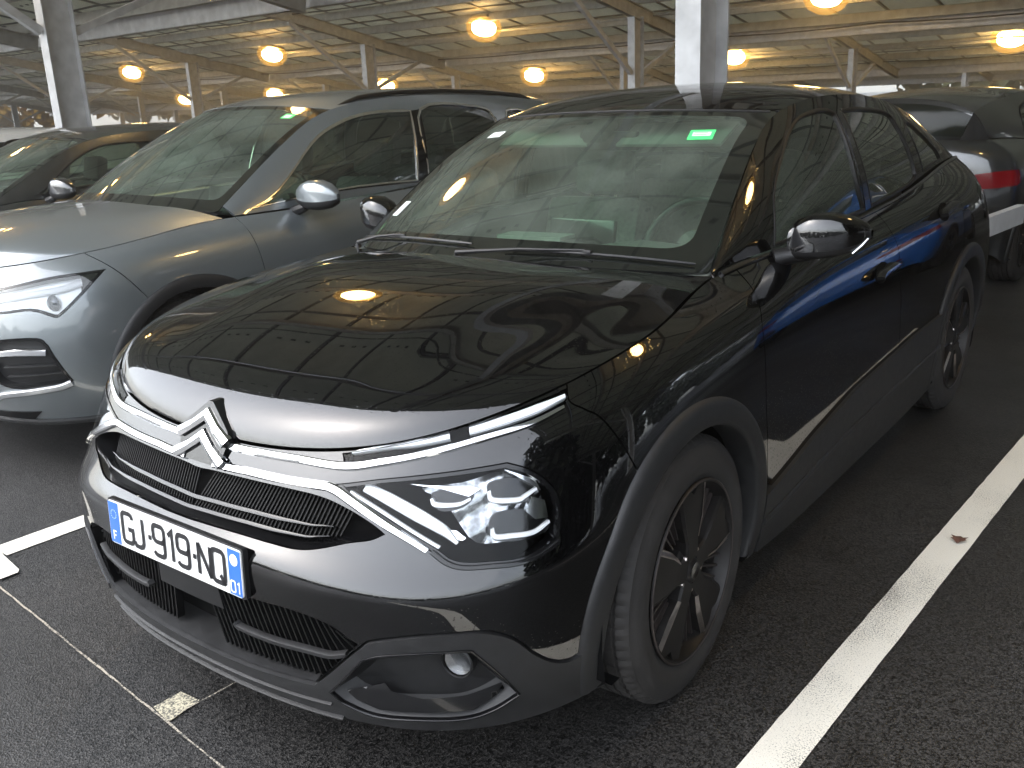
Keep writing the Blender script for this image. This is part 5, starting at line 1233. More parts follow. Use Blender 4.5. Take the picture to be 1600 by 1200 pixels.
def canopy(name, org, i0, i1, zc, y0, y1, label, single, struts=True, lamps=None):
    root = empty(name, org, -CA, label, 'solar canopy', 'solar canopies')
    zr = lambda y: zc-SL*y                                    # underside of the rafter
    n = Vector((0, SL, 1)).normalized()
    meshes = {}
    def part(key, nm, build, m, loc):
        if key not in meshes:
            mb = MB(); build(mb); o = mb.build(nm, m, root); meshes[key] = o.data
        else: o = link(nm, meshes[key], root)
        o.location = loc; return o
    for i in range(i0, i1+1):
        L = (i*SP, 0, 0)
        def col(mb):
            i_beam(mb, (0, 0, .02), (0, 0, zc+.05), .40, .19, .016, .011, up=(0, 1, 0)); mb.box((0, 0, .012), (.32, .52, .024))
        part('column', 'column', col, M_GALV, L)
        def raf(mb): i_beam(mb, (0, y0, zr(y0)+.15), (0, y1, zr(y1)+.15), .30, .15, .012, .009, up=n)
        part('rafter', 'rafter', raf, M_GALV2, L)
        if struts:
            def st1(mb): mb.bar((0, -.22, zc-1.18), (0, -2.75, zr(-2.75)+.02), .10, .10)
            def st2(mb): mb.bar((0, .22, zc-1.18), (0, 2.1, zr(2.1)+.02), .09, .09)
            part('strut_a', 'strut', st1, M_GALV, L); part('strut_b', 'strut', st2, M_GALV, L)
    xa, xb = i0*SP-4.4, i1*SP+4.4; npur = int((y1-y0)/1.45); ys = np.linspace(y0+.25, y1-.25, npur+1)
    for y in ys:
        z = zr(y)+.30+.10
        def pur(mb):
            mb.bar((xa, 0, 0), (xb, 0, 0), .006, .20, up=n); mb.bar((xa, .035, .097), (xb, .035, .097), .075, .006, up=n); mb.bar((xa, .035, -.097), (xb, .035, -.097), .075, .006, up=n)
        part('purlin', 'purlin', pur, M_GALV2, (0, y, z))
    # modules in a grid above the purlins
    ny = max(1, round((y1-y0)/1.92)); pw, pl = 1.13, (y1-y0)/ny/math.cos(math.atan(SL))-.008; nx = int((xb-xa)/(pw+.006)); rnd = random.Random(3); th = math.atan(SL)
    cells = []
    for a in range(nx):
        for b in range(ny): cells.append((xa+.6+a*(pw+.006), y0+(b+.5)*(y1-y0)/ny))
    def pan(mb, cx=0, cy=0, cz=0):
        M3 = Matrix.Rotation(-th, 3, 'X')
        mb.box((cx, cy, cz+.012), (pw-.03, pl-.03, .006), M3)
        for sx in (-1, 1): mb.box((cx+sx*(pw/2-.015), cy, cz), (.03, pl, .035), M3)
        for sy in (-1, 1): mb.box(tuple(Vector((cx, cy, cz))+M3 @ Vector((0, sy*(pl/2-.015), 0))), (pw-.06, .03, .035), M3)
        for q in (-.25, 0, .25): mb.box(tuple(Vector((cx, cy, cz))+M3 @ Vector((q, 0, .004))), (.07, .05, .012), M3)
    def finish(o):
        me = o.data; me.materials.clear(); me.materials.append(M_PV); me.materials.append(M_PVF); me.materials.append(M_JB)
        k = len(me.polygons); idx = []
        for i in range(k):
            b = (i % 48)//6; idx.append(0 if b == 0 else (1 if b < 5 else 2))
        me.polygons.foreach_set('material_index', idx)
    if single:
        mb = MB(); pan(mb); o = mb.build('solar_panel', None, root); finish(o); me = o.data
        for k, (x, y) in enumerate(cells):
            q = o if k == 0 else link('solar_panel', me, root)
            q.location = (x, y, zr(y)+.30+.235)
    else:
        mb = MB()
        for x, y in cells: pan(mb, x, y, zr(y)+.30+.235)
        o = mb.build('solar_panel_field', None, root); finish(o); o['kind'] = 'stuff'
    mb = MB(); mb.bar((xa, y1+.06, zr(y1)+.24), (xb, y1+.06, zr(y1)+.24), .02, .30); mb.bar((xa, y1+.12, zr(y1)+.10), (xb, y1+.12, zr(y1)+.10), .14, .02); mb.build('gutter', M_GALV, root)
    for yy, rr_ in ((.75, .03), (2.9, .018), (-2.6, .018)):
        mb = MB(); pts = [(x, yy+.01*math.sin(x*1.7), zr(yy)+.27-.05*abs(math.sin(x*.69))-(.03 if rr_ < .02 else 0)) for x in np.linspace(xa+.3, xb-.3, int((xb-xa)/.8))]; mb.tube(pts, rr_, 6); mb.build('cable_run', M_JB if rr_ < .02 else M_GALV2, root)
    return root
P14 = 13.5
canopy('solar_canopy', tuple(C0), -3, 2, 3.72, -5.55, 4.0, 'steel solar canopy directly above the front row, braced galvanised columns', True)
canopy('solar_canopy', tuple(C0+EY*P14), -6, 1, 3.12, -9.3, 3.2, 'second steel solar canopy, across the aisle behind the parked cars', True)
canopy('solar_canopy', tuple(C0+EY*2*P14), -8, 1, 2.56, -10.2, 4.6, 'third steel solar canopy in depth, far behind, struts beside its slim columns', False)
canopy('solar_canopy', tuple(C0+EY*3*P14), -9, 1, 2.2, -8.7, 4.6, 'farthest steel solar canopy, seen low on the horizon', False, struts=False)
# ---------------------------------------------------------------- lamps under the canopies, oversized for glow and wrapped in added halo shells
M_LAMPON = mat('lamp_diffuser', (1, .9, .7), .4, emit=(1, .70, .33), estr=10)
_t = M_LAMPON.node_tree; _c = _t.nodes.new('ShaderNodeTexCoord'); _s = _t.nodes.new('ShaderNodeSeparateXYZ'); _a = _t.nodes.new('ShaderNodeMath'); _a.operation = 'MULTIPLY'; _a.inputs[1].default_value = 1.0; _m = _t.nodes.new('ShaderNodeMapRange'); _m.inputs[1].default_value = .0; _m.inputs[2].default_value = .11; _m.inputs[3].default_value = 10; _m.inputs[4].default_value = .3
_r = _t.nodes.new('ShaderNodeMapRange'); _r.inputs[1].default_value = .0; _r.inputs[2].default_value = .10; _k = _t.nodes.new('ShaderNodeMixRGB'); _k.inputs[1].default_value = (1, .72, .36, 1); _k.inputs[2].default_value = (1, .46, .08, 1)   # hot core; amber upper end painted to suggest an orange halo
_t.links.new(_c.outputs['Object'], _s.inputs[0]); _t.links.new(_s.outputs[2], _a.inputs[0]); _t.links.new(_a.outputs[0], _m.inputs[0]); _t.links.new(_a.outputs[0], _r.inputs[0]); _t.links.new(_r.outputs[0], _k.inputs[0])
_t.links.new(_m.outputs[0], _t.nodes['Principled BSDF'].inputs['Emission Strength']); _t.links.new(_k.outputs[0], _t.nodes['Principled BSDF'].inputs['Emission Color']); M_LAMPBODY = mat('lamp_housing', (.25, .25, .25), .5, .6)
M_HALO = bpy.data.materials.new('halo_glow'); M_HALO.use_nodes = True; _g = M_HALO.node_tree; _g.nodes.clear(); _o = _g.nodes.new('ShaderNodeOutputMaterial'); _e = _g.nodes.new('ShaderNodeEmission'); _e.inputs[0].default_value = (1, .50, .10, 1); _e.inputs[1].default_value = .30; _tb = _g.nodes.new('ShaderNodeBsdfTransparent'); _tb.inputs[0].default_value = (1, .90, .66, 1); _x = _g.nodes.new('ShaderNodeMixShader'); _x.inputs[0].default_value = .24
_g.links.new(_tb.outputs[0], _x.inputs[1]); _g.links.new(_e.outputs[0], _x.inputs[2]); _g.links.new(_x.outputs[0], _o.inputs[0])  # faint glowing shell, added to draw a halo around each lamp
try: M_HALO.cycles.emission_sampling = 'NONE'
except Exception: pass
lampP = None
def lamp(loc, label, s=1.35):
    global lampP
    if lampP is None:
        e = empty('canopy_lamp', loc); mb = MB(); mb.box((0, 0, .16), (.44, .36, .06), bev=.02); mb.build('housing', M_LAMPBODY, e)
        mb = MB(); mb.lathe([(0, -.16), (.11, -.155), (.19, -.12), (.235, -.06), (.24, .02), (.21, .08), (.15, .11)], 14); mb.build('bulb', M_LAMPON, e)
        mb = MB(); mb.lathe([(0, -.27), (.14, -.255), (.26, -.19), (.33, -.08), (.345, .03), (.30, .12), (.20, .17)], 32); mb.build('halo_shell', M_HALO, e)
        mb = MB(); mb.tube([(0, 0, .17), (0, 0, .46)], .014); mb.build('hanger', M_GALV, e); lampP = e
    else: e = copy_tree(lampP); e.location = loc
    e.rotation_euler = (-.2, 0, -CA); e.scale = (s, s, s); tag(e, label, 'lamp', 'warm lamps under the canopies'); return e
ORD = ['first', 'second', 'third', 'fourth', 'fifth', 'sixth', 'seventh']
def at(px, y, z): return (px, y, z)
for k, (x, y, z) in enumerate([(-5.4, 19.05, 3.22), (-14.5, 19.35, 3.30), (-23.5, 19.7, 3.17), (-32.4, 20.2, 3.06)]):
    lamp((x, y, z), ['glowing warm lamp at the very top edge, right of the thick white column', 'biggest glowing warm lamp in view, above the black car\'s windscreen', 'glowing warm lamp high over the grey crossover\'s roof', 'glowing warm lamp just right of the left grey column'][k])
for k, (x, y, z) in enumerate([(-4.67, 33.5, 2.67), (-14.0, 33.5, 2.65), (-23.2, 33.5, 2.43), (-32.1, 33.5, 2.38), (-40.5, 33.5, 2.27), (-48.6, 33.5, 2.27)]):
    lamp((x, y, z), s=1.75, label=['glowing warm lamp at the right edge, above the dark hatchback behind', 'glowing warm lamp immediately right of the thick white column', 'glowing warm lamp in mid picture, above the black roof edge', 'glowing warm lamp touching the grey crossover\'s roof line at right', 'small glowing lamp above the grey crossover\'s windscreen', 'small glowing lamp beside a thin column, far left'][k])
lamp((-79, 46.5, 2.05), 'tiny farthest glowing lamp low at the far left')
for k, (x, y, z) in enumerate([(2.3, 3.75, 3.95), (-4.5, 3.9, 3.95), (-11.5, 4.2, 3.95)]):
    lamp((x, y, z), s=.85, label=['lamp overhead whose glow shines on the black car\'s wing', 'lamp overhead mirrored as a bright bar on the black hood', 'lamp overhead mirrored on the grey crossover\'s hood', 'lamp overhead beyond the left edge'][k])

# ---------------------------------------------------------------- autumn trees far left, and added tree masses that block the sky
def treeline(name, x0, x1, y0, y1, h, n, col, label, seed, leaf=1.0):
    rnd = np.random.RandomState(seed); V = []; Fc = []
    nc = max(6, int(math.hypot(x1-x0, y1-y0)/3.2)); c = np.stack([np.interp(np.linspace(0, 1, nc), [0, 1], [x0, x1])+rnd.uniform(-1.5, 1.5, nc), np.interp(np.linspace(0, 1, nc), [0, 1], [y0, y1])+rnd.uniform(-1.5, 1.5, nc), h*rnd.uniform(.42, .62, nc)], 1); rad = np.stack([rnd.uniform(1.8, 3.2, nc), rnd.uniform(1.8, 3.2, nc), h*rnd.uniform(.38, .55, nc)], 1)
    k = rnd.randint(0, nc, n); d = rnd.normal(size=(n, 3)); d /= np.linalg.norm(d, axis=1, keepdims=True); r = rnd.uniform(.55, 1.0, n)**.5
    P = c[k]+d*rad[k]*r[:, None]; P[:, 2] = np.maximum(P[:, 2], .1)
    u = rnd.normal(size=(n, 3)); u /= np.linalg.norm(u, axis=1, keepdims=True); w = np.cross(u, rnd.normal(size=(n, 3))); w /= np.linalg.norm(w, axis=1, keepdims=True); s = leaf*rnd.uniform(.12, .30, n)[:, None]
    V = np.concatenate([P-u*s, P+w*s*.6, P+u*s, P-w*s*.6]); I = np.arange(n); Fc = np.stack([I, I+n, I+2*n, I+3*n], 1)
    m = mat(name+'_leaves', col, .7, noise=(.35, .45)); o = mesh(name, V, Fc, m); tag(o, label, 'trees', kind='stuff'); return o
treeline('added_front_trees', -60, 60, -26, -24, 3.0, 14000, (.045, .055, .028), 'unseen dark trees added behind the camera to darken low reflections', 1, 2.0)  # added out of view: gives the bumpers a dark low band to mirror
treeline('autumn_trees', -110, -78, 8, 72, 8, 14000, (.42, .24, .03), 'yellow autumn trees beyond the far left end of the car park', 2, 2.6)
treeline('added_back_trees', -110, 45, 66, 62, 9, 16000, (.05, .06, .03), 'dark trees added beyond the last canopy to cover bright sky', 4, 3.0)  # added backdrop that closes the bright sky strip at the horizon
treeline('added_corner_trees', 12, 25, -1.6, 2.5, 10, 12000, (.020, .026, .013), 'unseen dark trees added right of the bays to block sky reflections', 5, 3.2)  # added out of view: keeps sky off the front wing's reflections
treeline('added_side_hedge', 25, 26, -6, 55, 8, 10000, (.022, .028, .014), 'unseen dark hedge added on the right to darken reflections', 6, 3.0)  # added out of view: shuts out low sky mirrored in the doors
# ---------------------------------------------------------------- the other cars
def gen_car(name, p, M, loc, rz, label, cat='car', group=None, wheels='plain', lamps='std', interior=True, rails=False, mirrors=True, trim=None, steer=0):
    H1, H2, H3, H4, H5, uy = gen_surfaces(p); S1, S2, S3, S4, S5 = [Sym(s) for s in (H1, H2, H3, H4, H5)]
    car = empty(name, loc, rz, label, cat, group); T = S1.T; zt = T-.003; trim = trim or M_PLASTIC
    s_y = lambda y: float(np.interp(uy(y), H1.su[1], H1.su[0])); smin = s_y(p['YF']-p['ra']-.12)*.9
    YF, YR, ZW, RA = p['YF'], p['YR'], p['zw'], p['ra']; sC = float(np.interp(5.0, H1.su[1], H1.su[0])); D = {k: np.array(v, float) for k, v in TR.items()}
    lampp = None
    if lamps == 'suv':
        lampp = smooth_poly(D['suv_lamp'], 4, True, (0, 4, 6, 9)); fog = smooth_poly(D['suv_fog'], 4, True, (3, 4, 5)); low = np.array([(.36, .045), (.52, .05), (.66, .075), (.63, .02), (.40, .01)])
        inn = np.array([(0, T-.10), (.30, T-.10), (.36, T-.16), (.30, T-.36), (0, T-.38)])
    else:
        lampp = np.array([(.50, T*.80), (.66, T*.86), (.92, T*.93), (.98, T*.90), (.88, T*.78), (.68, T*.73)]); lampp = smooth_poly(lampp, 4, True, (0, 2)); fog = np.array([(.55, T*.22), (.75, T*.24), (.76, T*.38), (.62, T*.42)]); inn = np.array([(0, T*.76), (.36, T*.74), (.30, T*.60), (0, T*.58)])
    grl = np.concatenate([inn[::-1][:-1], inn[:1]]) if False else inn
    gfull = np.concatenate([inn[1:-1], neg(inn[1:-1])])
    fa_f = arch_pts(S1, YF, ZW, RA, -3, 60, 24, smin); seam = np.array([(sC, zt), ((sC+fa_f[-1, 0])/2, (zt+fa_f[-1, 1])/2+.02), tuple(fa_f[-1])])
    half = np.concatenate([[(x, zt) for x in np.linspace(0, sC, 24)][1:-1], smooth_poly(seam, 6, False), fa_f[::-1][1:], [(x, .003) for x in np.linspace(fa_f[0, 0]-.005, 0, 24)][:-1]])
    panel('front_bumper', S1, np.concatenate([half, neg(half)]), M, car, holes=[lampp, neg(lampp), fog, neg(fog), gfull], step=.03, depth=.025)
    for nm, poly, d in (('grille', gfull, .04),):
        q = panel(nm, S1, poly, M_DARKPL, car, off=-d, gap=0, step=.05, flange=False)
        ts = np.linspace(poly[:, 1].min()+.02, poly[:, 1].max()-.02, 5)
        for t_ in ts: strip('grille_slat', S1, np.array([(x, t_) for x in np.linspace(-.29, .29, 20)]), .010, .010, M_GLOSSBLK, q, off=-.03)
    for sg in (1, -1):
        f = (lambda q: q) if sg > 0 else neg
        lm = empty('headlight'); lm.parent = car
        lp = lampp if area2(lampp) > 0 else lampp[::-1]
        panel('lens', S1, f(inset(lp, .004)), M_LENS if lamps != 'suv' else M_LENS2, lm, off=.001, gap=0, step=.03, flange=False); panel('housing', S1, f(lp), M_GLOSSBLK if lamps != 'suv' else M_LAMPTRAY, lm, off=-.03, gap=0, step=.03, flange=False)
        if lamps == 'suv':
            panel('frame', S1, f(lp), M_GLOSSBLK, lm, holes=[f(inset(lp, .014))], off=.001, gap=.001, step=.02, depth=.03)
            strip('led_bar', S1, f(smooth_poly(D['suv_led'], 6, False)), .035, .008, M_WHITE, lm, off=-.018)
            c = D['suv_led'][2]*[sg, 1]; pp = S1.P(c[0]-.03*sg, c[1]-.06); nn = S1.N(c[0], c[1])
            X = Matrix.Translation(pp-nn*.02) @ Vector((.2*sg, -1, 0)).to_track_quat('Z', 'Y').to_matrix().to_4x4(); lb = MB(); lb.lathe([(0, .012), (.020, .010), (.032, .0), (.036, -.01)], 24, X); lb.build('projector_lens', M_LAMPGLASS, lm)
            pod = empty('fog_lamp_pod'); pod.parent = car
            fg = fog if area2(fog) > 0 else fog[::-1]
            panel('pod_back', S1, f(fg), M_DARKPL, pod, off=-.035, gap=0, step=.03, flange=False); panel('pod_frame', S1, f(fg), M_GLOSSBLK, pod, holes=[f(inset(fg, .012))], off=.002, gap=.001, step=.02, depth=.04)
            strip('fog_lamp', S1, f(D['suv_fogled']), .035, .012, M_REFLECT, pod, off=-.02)
            for k in ('suv_slat1', 'suv_slat2'): strip('pod_slat', S1, f(D[k]), .010, .012, M_PLASTIC, pod, off=-.025)
            strip('silver_blade', S1, f(smooth_poly(D['suv_blade'], 5, False)), .030, .012, mat('silver_trim', (.55, .56, .57), .3, .8), car, off=.004)
            low = np.array([(.34, .070), (.52, .072), (.72, .082), (.66, .030), (.40, .022)]); panel('lower_intake', S1, f(low), M_FIN, car, off=.004, gap=0, step=.04, depth=.02)
            strip('skid_plate', S1, f(np.array([(x, .012) for x in np.linspace(.05, .42, 14)])), .05, .012, mat('silver_trim'), car, off=.006)
            strip('lower_trim', S1, f(np.array([(x, .014) for x in np.linspace(.42, .95, 24)])), .03, .010, trim, car, off=.006)
        else:
            panel('fog_lamp_pod', S1, f(fog), M_DARKPL, car, off=-.03, gap=0, step=.03, flange=False)
            u = np.array([(.56, T*.79), (.70, T*.835), (.90, T*.90)]); strip('led_bar', S1, f(u), .012, .006, M_WHITE, lm, off=-.012)
    d1, d2, d3 = p['doors']; sA = s_y(d1)
    fr = arch_pts(S1, YF, ZW, RA, 60, 186, 44, smin); foot = side_find(S1, [d1+.06], [.36], smin)[0]
    df = smooth_poly(np.array([(sA, zt), tuple(side_find(S1, [d1+.05], [.75], smin)[0]), tuple(foot), (foot[0]-.005, .10)]), 5, False)
    fender = np.concatenate([[(x, zt) for x in np.linspace(sC, sA, 24)], df[1:], fr[::-1][:-1], smooth_poly(seam, 6, False)[::-1][:-1]])
    db = smooth_poly(np.array([(s_y(d2), zt), tuple(side_find(S1, [d2+.03], [.75], smin)[0]), tuple(side_find(S1, [d2], [.36], smin)[0]), (s_y(d2)-.01, .10)]), 5, False)
    dfr = np.concatenate([df, db[::-1], [(x, zt) for x in np.linspace(s_y(d2), sA, 16)][1:-1]])
    ah = arch_pts(S1, YR, ZW, RA, 0, 78, 30, smin); dre = smooth_poly(np.array([(s_y(d3), zt), tuple(side_find(S1, [d3+.04], [.92], smin)[0]), tuple(ah[-1])]), 5, False)
    drr = np.concatenate([db, [(x, .10) for x in np.linspace(db[-1, 0], ah[0, 0], 8)][1:-1], ah, dre[::-1][1:], [(x, zt) for x in np.linspace(s_y(d3), s_y(d2), 12)][1:-1]])
    ar2 = arch_pts(S1, YR, ZW, RA, 78, 184, 40, smin); sE = S1.S
    qr = np.concatenate([dre[:-1], ar2, [(x, .004) for x in np.linspace(ar2[-1, 0]+.02, sE, 20)], [(x, zt) for x in np.linspace(sE, s_y(d3), 40)][:-1]])
    qr2 = np.concatenate([qr[:0], qr])
    for sg in (1, -1):
        f = (lambda q: q) if sg > 0 else neg
        panel('front_fender', S1, f(fender), M, car, step=.04); a = panel('front_door', S1, f(dfr), M, car, step=.045); b = panel('rear_door', S1, f(drr), M, car, step=.045); panel('rear_quarter', S1, f(qr), M, car, step=.05)
        arch_ring('wheel_arch_trim', S1, YF, ZW, RA+.045, RA-.015, -20, 200, trim, car, smin=smin, sgn=sg, n=48); arch_ring('wheel_arch_trim', S1, YR, ZW, RA+.045, RA-.015, -18, 198, trim, car, smin=smin, sgn=sg, n=48)
        wheel_well('wheel_well', YF, ZW, RA+.005, p['W2']-.03, .5, car, sg); wheel_well('wheel_well', YR, ZW, RA+.005, p['W2']-.03, .5, car, sg)
        xs = np.linspace(fr[-1, 0]+.02, ah[0, 0]-.02, 20); panel('sill_cladding', S1, f(np.concatenate([[(x, .002) for x in xs], [(x, .13) for x in xs[::-1]]])), trim, car, off=.010, gap=0, step=.05, depth=.03)
        for dd, yy in ((a, d2-.14), (b, d3-.02)):
            zz = p['belt'][4][2]-.13; c = side_find(S1, [yy-.10, yy+.10], [zz, zz+.01], smin); strip('door_handle', S1, f(smooth_poly(np.array([c[0], c.mean(0), c[1]]), 5, False)), .026, .028, M, dd, off=.010)
    V = []; mb = MB(); aa = np.linspace(s_y(YF-RA), S1.S, 110); bb = np.linspace(.01, T-.004, 18); A, B = np.meshgrid(aa, bb, indexing='ij'); N = S1.N(A.ravel(), B.ravel()); P = (S1.P(A.ravel(), B.ravel())-N*.022).reshape(len(aa), len(bb), 3)
    for sg in (1, -1):
        V = []; Fc = []
        for i in range(len(aa)-1):
            for j in range(len(bb)-1):
                q = [P[i, j], P[i+1, j], P[i+1, j+1], P[i, j+1]]; c = sum(q)/4
                if min(math.hypot(c[1]-YF, c[2]-ZW), math.hypot(c[1]-YR, c[2]-ZW)) < RA+.02: continue
                k = len(V); V += [x*[sg, 1, 1] for x in q]; Fc.append((k, k+1, k+2, k+3) if sg > 0 else (k+3, k+2, k+1, k))
        mb.add(V, Fc)
    mb.build('inner_shell', M_VOID, car); MB().box((0, p['L']/2, p['zsill']+.04), (1.5, p['L']-.8, .04)).build('underbody', M_VOID, car)
    n = 40; Sv = S2.T
    hood = np.concatenate([[(x, 0) for x in np.linspace(-S2.S, S2.S, n)], [(S2.S, t) for t in np.linspace(0, Sv, 30)][1:], [(x, Sv) for x in np.linspace(S2.S, -S2.S, n)][1:], [(-S2.S, t) for t in np.linspace(Sv, 0, 30)][1:-1]])
    panel('hood', S2, hood, M, car, step=.03, gap=.002, depth=.02)
    W5, T5 = S5.S, S5.T
    def rrect(l, b_, r_, t_, rad):
        q = []; c = [(l, b_), (r_, b_), (r_, t_), (l, t_)]
        for i in range(4):
            a0, b0, c0 = np.array(c[i-1]), np.array(c[i]), np.array(c[(i+1) % 4]); u = (a0-b0)/np.linalg.norm(a0-b0); v = (c0-b0)/np.linalg.norm(c0-b0)
            for t in np.linspace(0, 1, 7): q.append(b0+u*rad*(1-t)**2+v*rad*t**2)
        return np.array(q)
    inner = rrect(-W5+.05, .085, W5-.05, T5-.04, .06); ws = panel('windscreen', S5, inner, M_GLASS, car, gap=0, step=.06, flange=False)
    panel('black_border', S5, rrect(-W5+.003, .004, W5-.003, T5-.004, .02), M_FRIT, ws, holes=[inner], gap=0, step=.06, depth=.006)
    if lamps == 'suv':
        q = np.array([(-.035, -.028), (.035, -.028), (.035, .028), (-.035, .028)])+[W5-.17, T5-.115]; panel('sticker', S5, q, mat('sticker_green'), ws, off=.0015, gap=0, step=.03, flange=False)
        panel('sticker', S5, (q-[W5-.17, T5-.115])*.6+[W5-.172, T5-.12], mat('sticker_pale'), ws, off=.0022, gap=0, step=.03, flange=False)
    cw = p['cowl']; cc = p['cowlc']; V = []; Fc = []
    for j, x in enumerate(np.linspace(-cw[0], cw[0], 31)):
        s_ = abs(x)/cw[0]; ya = cc[0]+(cw[1]-cc[0])*s_**2.4-.02; za = cc[1]+(cw[2]-cc[1])*s_**2.2-.02; p1 = S5.P(np.clip(x, -W5, W5), .02); V += [(x, ya, za), (x, p1[1]+.02, p1[2]-.008)]
    for j in range(30): Fc.append((2*j, 2*j+2, 2*j+3, 2*j+1))
    mesh('scuttle_panel', V, Fc, M_DARKPL, car, smooth=True)
    W4, T4 = S4.S, S4.T
    panel('roof', S4, np.concatenate([[(x, 0) for x in np.linspace(-W4, W4, 30)], [(W4, t) for t in np.linspace(0, T4, 40)][1:], [(x, T4) for x in np.linspace(W4, -W4, 30)][1:], [(-W4, t) for t in np.linspace(T4, 0, 40)][1:-1]]), M, car, step=.06, gap=.001, depth=.012)
    W3, T3 = S3.S, S3.T
    G = [smooth_poly(side_find(S3, [q[0] for q in d], [q[1] for q in d]), 5, True, (0, 1, 2)) for d in p['dlo'] if d]
    full = np.concatenate([[(x, 0) for x in np.linspace(.05, W3, 60)], [(W3, t) for t in np.linspace(0, T3, 10)][1:], [(x, T3) for x in np.linspace(W3, .05, 60)][1:], [(.05, t) for t in np.linspace(T3, 0, 8)][1:-1]])
    for sg in (1, -1):
        f = (lambda q: q) if sg > 0 else neg
        panel('cabin_side_frame', S3, f(full), M, car, holes=[f(g_) for g_ in G], gap=.0005, step=.045, depth=.014)
        for g_, nm in zip(G, ('front_side_window', 'rear_side_window', 'quarter_window')):
            gl = panel(nm, S3, f(inset(g_ if area2(g_) > 0 else g_[::-1], -.003)), M_SIDEGLASS, car, off=-.005, gap=0, step=.06, flange=False)
            strip('window_trim', S3, f(np.concatenate([g_, g_[:1]])), .014, .004, M_CHROMEDK if rails else M_DARKPL, gl, off=0)
        bp = side_find(S3, [p['dlo'][0][1][0]+.005, p['dlo'][1][0][0]-.005, p['dlo'][1][-1][0]-.005, p['dlo'][0][2][0]+.005], [p['dlo'][0][1][1], p['dlo'][1][0][1], p['dlo'][1][-1][1], p['dlo'][0][2][1]]); panel('pillar_trim', S3, f(bp), M_GLOSSBLK, car, off=.003, gap=0, step=.04, depth=.006)
        if rails:
            y = np.linspace(2.05, 3.75, 24); r_ = np.array(p['rail']); pts = [(sg*(np.interp(v, r_[:, 1], r_[:, 0])-.035), v, np.interp(v, r_[:, 1], r_[:, 2])+.002+.020*min(1, (v-2.05)*6, (3.75-v)*6)) for v in y]
            mb = MB(); mb.tube(pts, [.006]+[.012]*22+[.006], 8); mb.build('roof_rail', M_DARKPL, car)
        # mirror
        if mirrors:
            e = empty('door_mirror'); e.parent = car; ym = p['ymir']; zb = np.interp(ym, [q[0] for q in p['belt']], [q[2] for q in p['belt']]); xb = p['W2']
            xs = np.array([-.07, -.03, .02, .08, .13, .17, .185])+xb; hh = [.045, .07, .085, .085, .07, .045, .02]; dd = [.05, .085, .105, .105, .09, .06, .02]
            for nm, lo, hi, mm in (('mirror_cap', -.15, math.pi*1.02, M), ('mirror_shell', math.pi*1.02, 2*math.pi-.15, M_DARKPL)):
                V = []; Fc = []; nn = 12
                for i in range(7):
                    for t in np.linspace(lo, hi, nn): c_, s_ = math.cos(t), math.sin(t); V.append((sg*xs[i], ym+.03*i/6-dd[i]*.5*abs(c_)**.55*(1 if c_ > 0 else -1), zb+.055+hh[i]*abs(s_)**.65*(1 if s_ > 0 else -.7)))
                for i in range(6):
                    for j in range(nn-1): q = (i*nn+j, (i+1)*nn+j, (i+1)*nn+j+1, i*nn+j+1); Fc.append(q if sg < 0 else q[::-1])
                mesh(nm, V, Fc, mm, e, smooth=True)
            mb = MB(); mb.tube([(sg*(xb-.12), ym-.02, zb-.02), (sg*(xb-.03), ym, zb+.01)], [.03, .022], 8); mb.build('mirror_foot', M_DARKPL, e)
    # tail: rear window, lamps
    V = []; Fc = []; n = 17; tz = p['belt'][-1][2]; bx = p['belt'][-1][1]
    for x in np.linspace(-1, 1, n):
        a_ = S4.P(x*W4, T4); b_ = S1.P(np.array([S1.S-(.0+abs(x)*bx)]), np.array([T-.004]))[0]*[1, 1, 1]; b_[0] = abs(b_[0])*np.sign(x) if x else 0
        for t in (0, .12, .5, .88, 1): V.append(tuple(a_*(1-t)+b_*t+np.array([0, .02*math.sin(math.pi*t), .0])))
    for j in range(n-1):
        for k in range(4): Fc.append((j*5+k+1, (j+1)*5+k+1, (j+1)*5+k, j*5+k))
    ntri = len(Fc)
    for sg in (1, -1):
        a_ = S4.P(sg*W4, T4); s1 = S1.S-bx; s0 = s_y(p['rail_by'][-1]-.02); b0 = len(V)
        V.append(tuple(a_)); V += [tuple(S1.P(sg*s, T-.004)) for s in np.linspace(s1, s0, 6)]
        for k in range(5): f_ = (b0, b0+1+k, b0+2+k); Fc.append(f_ if sg < 0 else f_[::-1])
    tg = mesh('tailgate_top', V, Fc, M, car, smooth=True); me = tg.data; me.materials.append(M_REARGLASS)
    for k, pl in enumerate(me.polygons):
        j, c = divmod(k, 4)
        if k < ntri and c in (1, 2): pl.material_index = 1
    for sg in (1, -1):
        q = np.array([(S1.S-.50, T*.665), (S1.S-.74, T*.70), (S1.S-.95, T*.72), (S1.S-.96, T*.62), (S1.S-.74, T*.575), (S1.S-.52, T*.60)]); q = q*[sg, 1] if sg > 0 else q*[-1, 1]
        panel('tail_light', S1, smooth_poly(q, 4, True, (0, 2)), M_REDLENS, car, off=.006, gap=0, step=.03, depth=.02)
        q = np.array([(S1.S-.50, T*.22), (S1.S-.72, T*.22), (S1.S-.72, T*.26), (S1.S-.50, T*.26)])*[sg, 1]; panel('rear_reflector', S1, q, M_REDLENS, car, off=.005, gap=0, step=.04, depth=.01)
        q = np.array([(S1.S-.45, T*.05), (S1.S-.78, T*.05), (S1.S-.74, T*.19), (S1.S-.48, T*.19)])*[sg, 1]; panel('bumper_insert', S1, q, M_DARKPL, car, off=.003, gap=0, step=.04, depth=.01)
    if interior: car_interior(car, p['wsc'][0][0]+.03, p['wsc'][0][1]-.01, p['cowl'][0], 1.4, p['ymir']+.45, 1)
    Rt, rr, w = p['wr']
